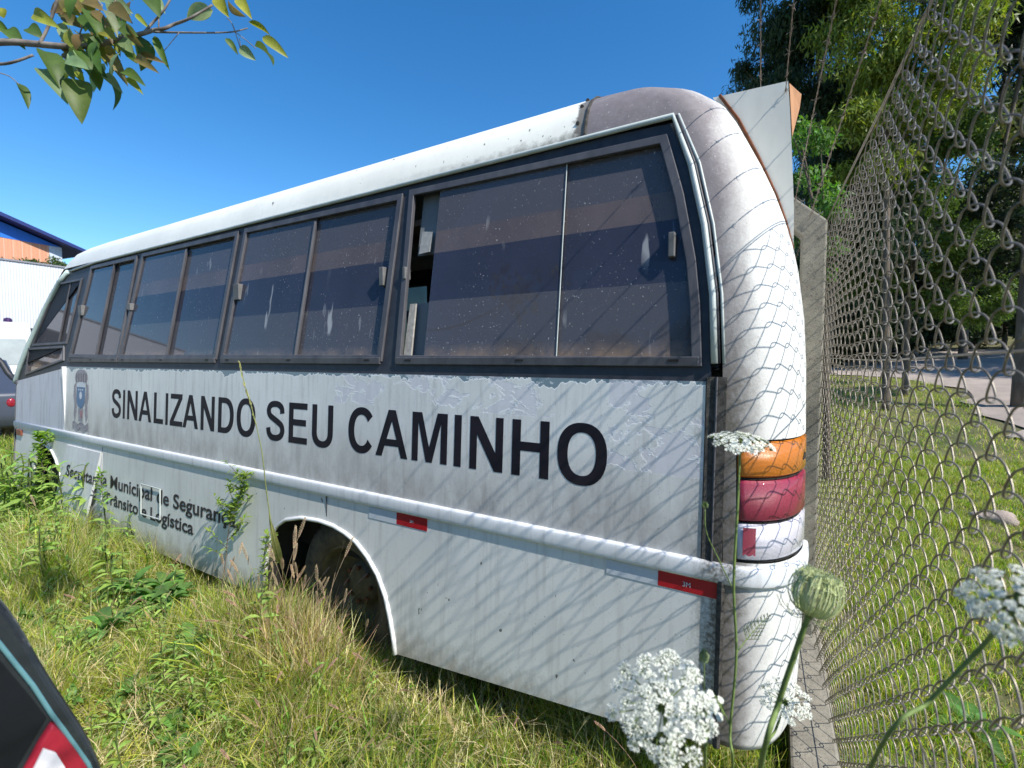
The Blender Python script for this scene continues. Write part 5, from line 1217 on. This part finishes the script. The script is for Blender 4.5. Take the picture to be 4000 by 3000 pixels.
wall('corrugated_wall', CORR, 0, 34, 2.85, 5.47, 8, e, A0); wall('roof_edge', simple('grey flashing', (.25, .26, .3), None, .5), 0, 34, 5.47, 5.53, 8.1, e, A0, off=-.05)
wall('lintel', simple('brown lintel board', (.22, .19, .17), None, .8), 0, 34, 2.55, 2.85, .3, e, A0, off=.15); wall('base_wall', simple('cream render', (.62, .58, .50), (.55, .50, .43), .8, 2), 0, 34, -.2, 2.55, 7, e, A0, off=.1)  # strip below the corrugated sheet is simply brown
q0, q1 = atd(0, 927, 30.), atd(240, 970, 32.9); d2 = (q1-q0); d2.z = 0; L2 = d2.length; d2.normalize(); B0 = q0-d2*12; n2 = Vector((d2.y, -d2.x, 0)); n2 = n2 if n2.x < 0 else -n2
e = empty('brick_building', (B0.x, B0.y, 0), 'orange brick building with bright blue gable trim behind the warehouse', 'building')
t = NT('orange brickwork'); br_ = t.new('ShaderNodeTexBrick'); t.link(t.co(1, 1, 1), br_.inputs[0]); br_.inputs['Scale'].default_value = 4
br_.inputs['Color1'].default_value = (.62, .27, .15, 1); br_.inputs['Color2'].default_value = (.54, .22, .12, 1); br_.inputs['Mortar'].default_value = (.6, .42, .32, 1); t.link(br_.outputs[0], t.b.inputs['Base Color']); t.set(Roughness=.9)
zt = 9.55
wall('brick_wall', t.m, 0, 12+L2-.7, 0, zt, 10, e, B0, d2, n2); wall('corner_pillar', simple('pale corner pillar', (.55, .62, .70), None, .6), 12+L2-.7, 12+L2, 0, zt, 10, e, B0, d2, n2, -.04)
blue = simple('bright blue fascia', (.02, .16, .62), (.015, .13, .52), .5, 3); dkb = simple('dark blue soffit', (.012, .03, .16), None, .6)
a_end = 12+L2
def pt(a, o_, z): p = B0+d2*a+n2*o_; return (p.x, p.y, z)
mb = MB(); V = [pt(0, -.02, zt), pt(a_end, -.02, zt), pt(a_end, -.02, zt+.02), pt(0, -.02, zt+4.9), pt(0, 10, zt), pt(a_end, 10, zt), pt(a_end, 10, zt+.02), pt(0, 10, zt+4.9)]
mb.add(V, [(0, 1, 2, 3), (4, 7, 6, 5), (0, 4, 5, 1), (1, 5, 6, 2), (0, 3, 7, 4)]); mb.build('gable_fascia', blue, e)
sl_ = 4.9/a_end
mb = MB(); V = []
for o_ in (-.9, 10.6):
    for a, z in ((0, zt+4.9+.12), (a_end+1.3, zt+.12-sl_*1.3), (a_end+1.3, zt+.34-sl_*1.3), (0, zt+5.3)): V.append(pt(a, o_, z))
mb.add(V, [(0, 1, 2, 3), (7, 6, 5, 4), (0, 4, 5, 1), (1, 5, 6, 2), (2, 6, 7, 3), (3, 7, 4, 0)]); mb.build('roof', dkb, e)
hx = atd(150, 1010, 24.)
tree('leafy_tree', 'small green tree between the warehouse roof and the brick building', (hx.x, hx.y), [(hx.x, hx.y, 3), (hx.x, hx.y, 5.5)], [(hx.x, hx.y, 6.45, 1.4, 1.1, .85), (hx.x+.4, hx.y+1.2, 6.1, 1.1, 1.1, .7), (hx.x-.3, hx.y-1.0, 6.1, .9, .8, .6)], 9000, .14, .06, (.08, .13, .035), None, .3, 60, .4)

# ------------------------------------------------------------------ vehicles at the far left
def car_paint(name, c, rough=.3, coat=.6, metal=0.):
    t = NT(name); t.col(t.mix(t.noise(3), c, tuple(k*.8 for k in c))); t.set(Roughness=rough, Metallic=metal); t.b.inputs['Coat Weight'].default_value = coat
    t.bump(t.noise(60), .05, .001); return t.m
BLK = simple('dark car glass', (.008, .010, .014), None, .08, 5); CHR = simple('bright trim', (.55, .6, .62), None, .25, 5, .9)
LR = simple('red tail lens', (.28, .015, .03), (.2, .01, .02), .2, 30); LWH = simple('white tail lens', (.62, .6, .62), (.5, .5, .52), .2, 30)
def vehicle(name, label, loc, rz, L, Wd, side, glass, paint_m, wheels, wr=.32, extra=None):
    """side: outline (x along, z) of the whole body; glass: list of side-window polygons; local coords, front at +x"""
    e = empty(name, loc, label, 'van' if name.endswith('van') else 'car', rz=rz); zt_ = max(z for _, z in side)
    mb = MB(); ring = []
    belt = .55*zt_
    def hw(z): return Wd/2*(1-.14*max(0, (z-belt)/(zt_-belt))**1.2)
    n = len(side); fr = [(x, -hw(z), z) for x, z in side]; bk = [(x, hw(z), z) for x, z in side]
    tri = tessellate_polygon([[Vector((x, z, 0)) for x, z in side]])
    mb.add(fr+bk, [tuple(t_) for t_ in tri]+[tuple(i+n for i in t_)[::-1] for t_ in tri]+[(i, (i+1) % n, n+(i+1) % n, n+i) for i in range(n)])
    b_ = mb.build('body', paint_m, e, local=True, bev=.06); b_.modifiers[0].segments = 4; b_.modifiers[0].angle_limit = math.radians(25)
    for p in b_.data.polygons: p.use_smooth = True
    for s in (-1, 1):
        for q in glass:
            mb = MB(); mb.sheet([q], lambda a, b, d, s=s: (a, s*(hw(b)+.006-d), b), .012); mb.build('side_window', BLK, e, local=True)
        for wx in wheels:
            mb = MB(); rings = [[(wx+r*math.cos(2*PI*i/28), s*(Wd/2-.02-d), wr+r*math.sin(2*PI*i/28)) for i in range(28)] for r, d in ((.001, .05), (wr*.55, .04), (wr*.62, .0), (wr*.9, .0), (wr, .03), (wr, .2))]
            V, F = loft(rings, True); mb.add(V, F); w_ = mb.build('wheel', TYRE, e, True, True)
            mb = MB(); rings = [[(wx+r*math.cos(2*PI*i/28), s*(Wd/2-.012-d), wr+r*math.sin(2*PI*i/28)) for i in range(28)] for r, d in ((.001, .03), (wr*.3, .02), (wr*.58, .008), (wr*.6, .02))]
            V, F = loft(rings, True); mb.add(V, F); mb.build('hubcap', CHR, w_, True, True)
    return e, hw
vs = [(-2.4, .35), (2.3, .35), (2.4, .9), (1.75, 1.25), (1.25, 2.35), (1.0, 2.5), (-2.3, 2.58), (-2.42, 2.45), (-2.48, 1.2)]
vl = atd(-60, 1560, 11.5)
e, hw = vehicle('white_van', 'white van with a dark roof beacon parked before the warehouse', (-20.3, 4.05, 0), math.radians(168), 4.8, 1.95, vs, [[(-2.1, 1.4), (-.9, 1.4), (-.9, 2.1), (-2.1, 2.1)], [(-.7, 1.4), (.4, 1.4), (.4, 2.1), (-.7, 2.1)], [(.6, 1.4), (1.5, 1.4), (1.1, 2.1), (.6, 2.1)]], car_paint('white van paint', (.82, .82, .84)), (-1.5, 1.6), .34)
mb = MB(); mb.sheet([[(-.82, 1.42), (.82, 1.42), (.76, 2.12), (-.76, 2.12)]], lambda a, b, d: (-2.475+(b-1.42)*.03+.0-.008+d, a, b), .01); mb.build('rear_window', simple('pale van window', (.42, .46, .46), (.3, .33, .34), .1, 2), e, local=True)
mb = MB(); mb.tube([(-2.1, -.45, 2.52), (-2.1, -.45, 2.62)], .09, 14); mb.tube([(-2.1, -.45, 2.62), (-2.1, -.45, 2.68), (-2.1, -.45, 2.70)], [.09, .075, .02], 14); mb.build('roof_beacon', simple('dark purple beacon', (.05, .02, .08), None, .2), e, local=True)
ss = [(-2.1, .32), (2.0, .32), (2.1, .62), (1.9, .85), (1.0, .98), (.3, 1.48), (-.2, 1.55), (-1.35, 1.56), (-2.0, 1.02), (-2.15, .95), (-2.18, .5)]
cl = atd(-90, 1620, 8.6)
e, hw = vehicle('dark_hatchback', 'dark blue grey car with a round red tail lamp ahead of the bus', (-14.2, 2.25, 0), math.radians(172), 4.3, 1.75, ss, [[(-1.75, 1.06), (-.6, 1.04), (-.6, 1.44), (-1.35, 1.44)], [(-.5, 1.04), (.75, 1.02), (.25, 1.40), (-.5, 1.44)]], car_paint('slate car paint', (.05, .06, .085), .4), (-1.35, 1.35), .31)
for s in (-1, 1):
    mb = MB(); rings = [[(-2.15-d, s*.72+r*math.cos(2*PI*i/20), .78+r*1.3*math.sin(2*PI*i/20)) for i in range(20)] for r, d in ((.001, .03), (.04, .028), (.06, .015), (.072, -.03))]
    V, F = loft(rings, True); mb.add(V, F); mb.build('tail_lamp', LR, e, True, True)
mb = MB(); mb.sheet([[(-.6, 1.08), (.6, 1.08), (.5, 1.48), (-.5, 1.48)]], lambda a, b, d: (-2.0+(b-1.02)*1.2-.014+d, a, b), .01); mb.build('rear_window', BLK, e, local=True)

# ------------------------------------------------------------------ dark car at the bottom left corner
e = empty('parked_car', (-1.9, -1.6, 0), 'dark glossy parked car whose rear corner and red white tail lamp fill the bottom left', 'car')
sd_ = [(-3.6, .35), (.30, .33), (.31, .45), (.318, .70), (.308, .855), (.248, 1.05), (.198, 1.2), (.10, 1.36), (-.12, 1.45), (-1.6, 1.48), (-2.35, 1.0), (-3.5, .85), (-3.75, .6)]
DKP = car_paint('dark teal car paint', (.018, .024, .030), .25, .8)
sd_ = sd_[:2]+[(p.x, p.y) for p in along([(*q, 0) for q in sd_[1:10]], 5)][1:]+sd_[10:]
mb = MB(); n = len(sd_)
def hx_(z): return -1.0
def cx2(u, v): p = atx(u, v, -1.0); return (p.y, p.z)
fr = [(hx_(z), y, z) for y, z in sd_]; bk = [(-2.7-(hx_(z)+1.0), y, z) for y, z in sd_]; tri = tessellate_polygon([[Vector((y, z, 0)) for y, z in sd_]])
mb.add(fr+bk, [tuple(t_) for t_ in tri]+[tuple(i+n for i in t_)[::-1] for t_ in tri]+[(i, (i+1) % n, n+(i+1) % n, n+i) for i in range(n)])
bd = mb.build('body', DKP, e, bev=.035); bd.modifiers[0].segments = 5; bd.modifiers[0].angle_limit = math.radians(40)
seam = [cx2(*p) for p in ((-400, 2050), (-180, 2300), (0, 2518), (60, 2593), (124, 2672), (199, 2787), (244, 2846), (338, 2976), (420, 3150))]
mb = MB(); mb.tube([(hx_(z)+.004, y, z) for y, z in seam], .0035, 6); mb.build('trim_strip', simple('trim with painted cyan glint', (.25, .55, .62), None, .15, 5, .6), e, True)  # cyan edge reflection put into the strip's own colour
mb = MB(); mb.sheet([[cx2(*p) for p in ((-420, 2100), (-190, 2350), (0, 2580), (110, 2710), (180, 2800), (60, 3000), (-20, 3150), (-900, 3150), (-900, 2100))]], lambda a, b, d: (hx_(b)+.003-d, a, b), .006); mb.build('quarter_window', BLK, e)
mb = MB(); mb.sheet([[cx2(*p) for p in ((199, 2812), (250, 2865), (300, 2930), (345, 3000), (400, 3120), (60, 3200), (85, 3010), (150, 2890))]], lambda a, b, d: (hx_(b)+.010-d, a, b), .02); lp = mb.build('tail_lamp', LR, e, bev=.006)
mb = MB(); mb.sheet([[cx2(*p) for p in ((160, 2910), (205, 2925), (240, 2980), (270, 3060), (110, 3080), (120, 2990))]], lambda a, b, d: (hx_(b)+.014-d, a, b), .01); mb.build('white_lens', LWH, lp)
for y in (-.55, -2.9):
    for x_s in (-1.02, -2.68):
        s = 1 if x_s > -2 else -1; rings = [[(x_s-s*d, y+r*math.cos(2*PI*i/28), .3+r*math.sin(2*PI*i/28)) for i in range(28)] for r, d in ((.001, .04), (.17, .03), (.19, .0), (.28, .0), (.31, .03), (.31, .2))]
        V, F = loft(rings, True); mesh('wheel', V, F, TYRE, e, True)
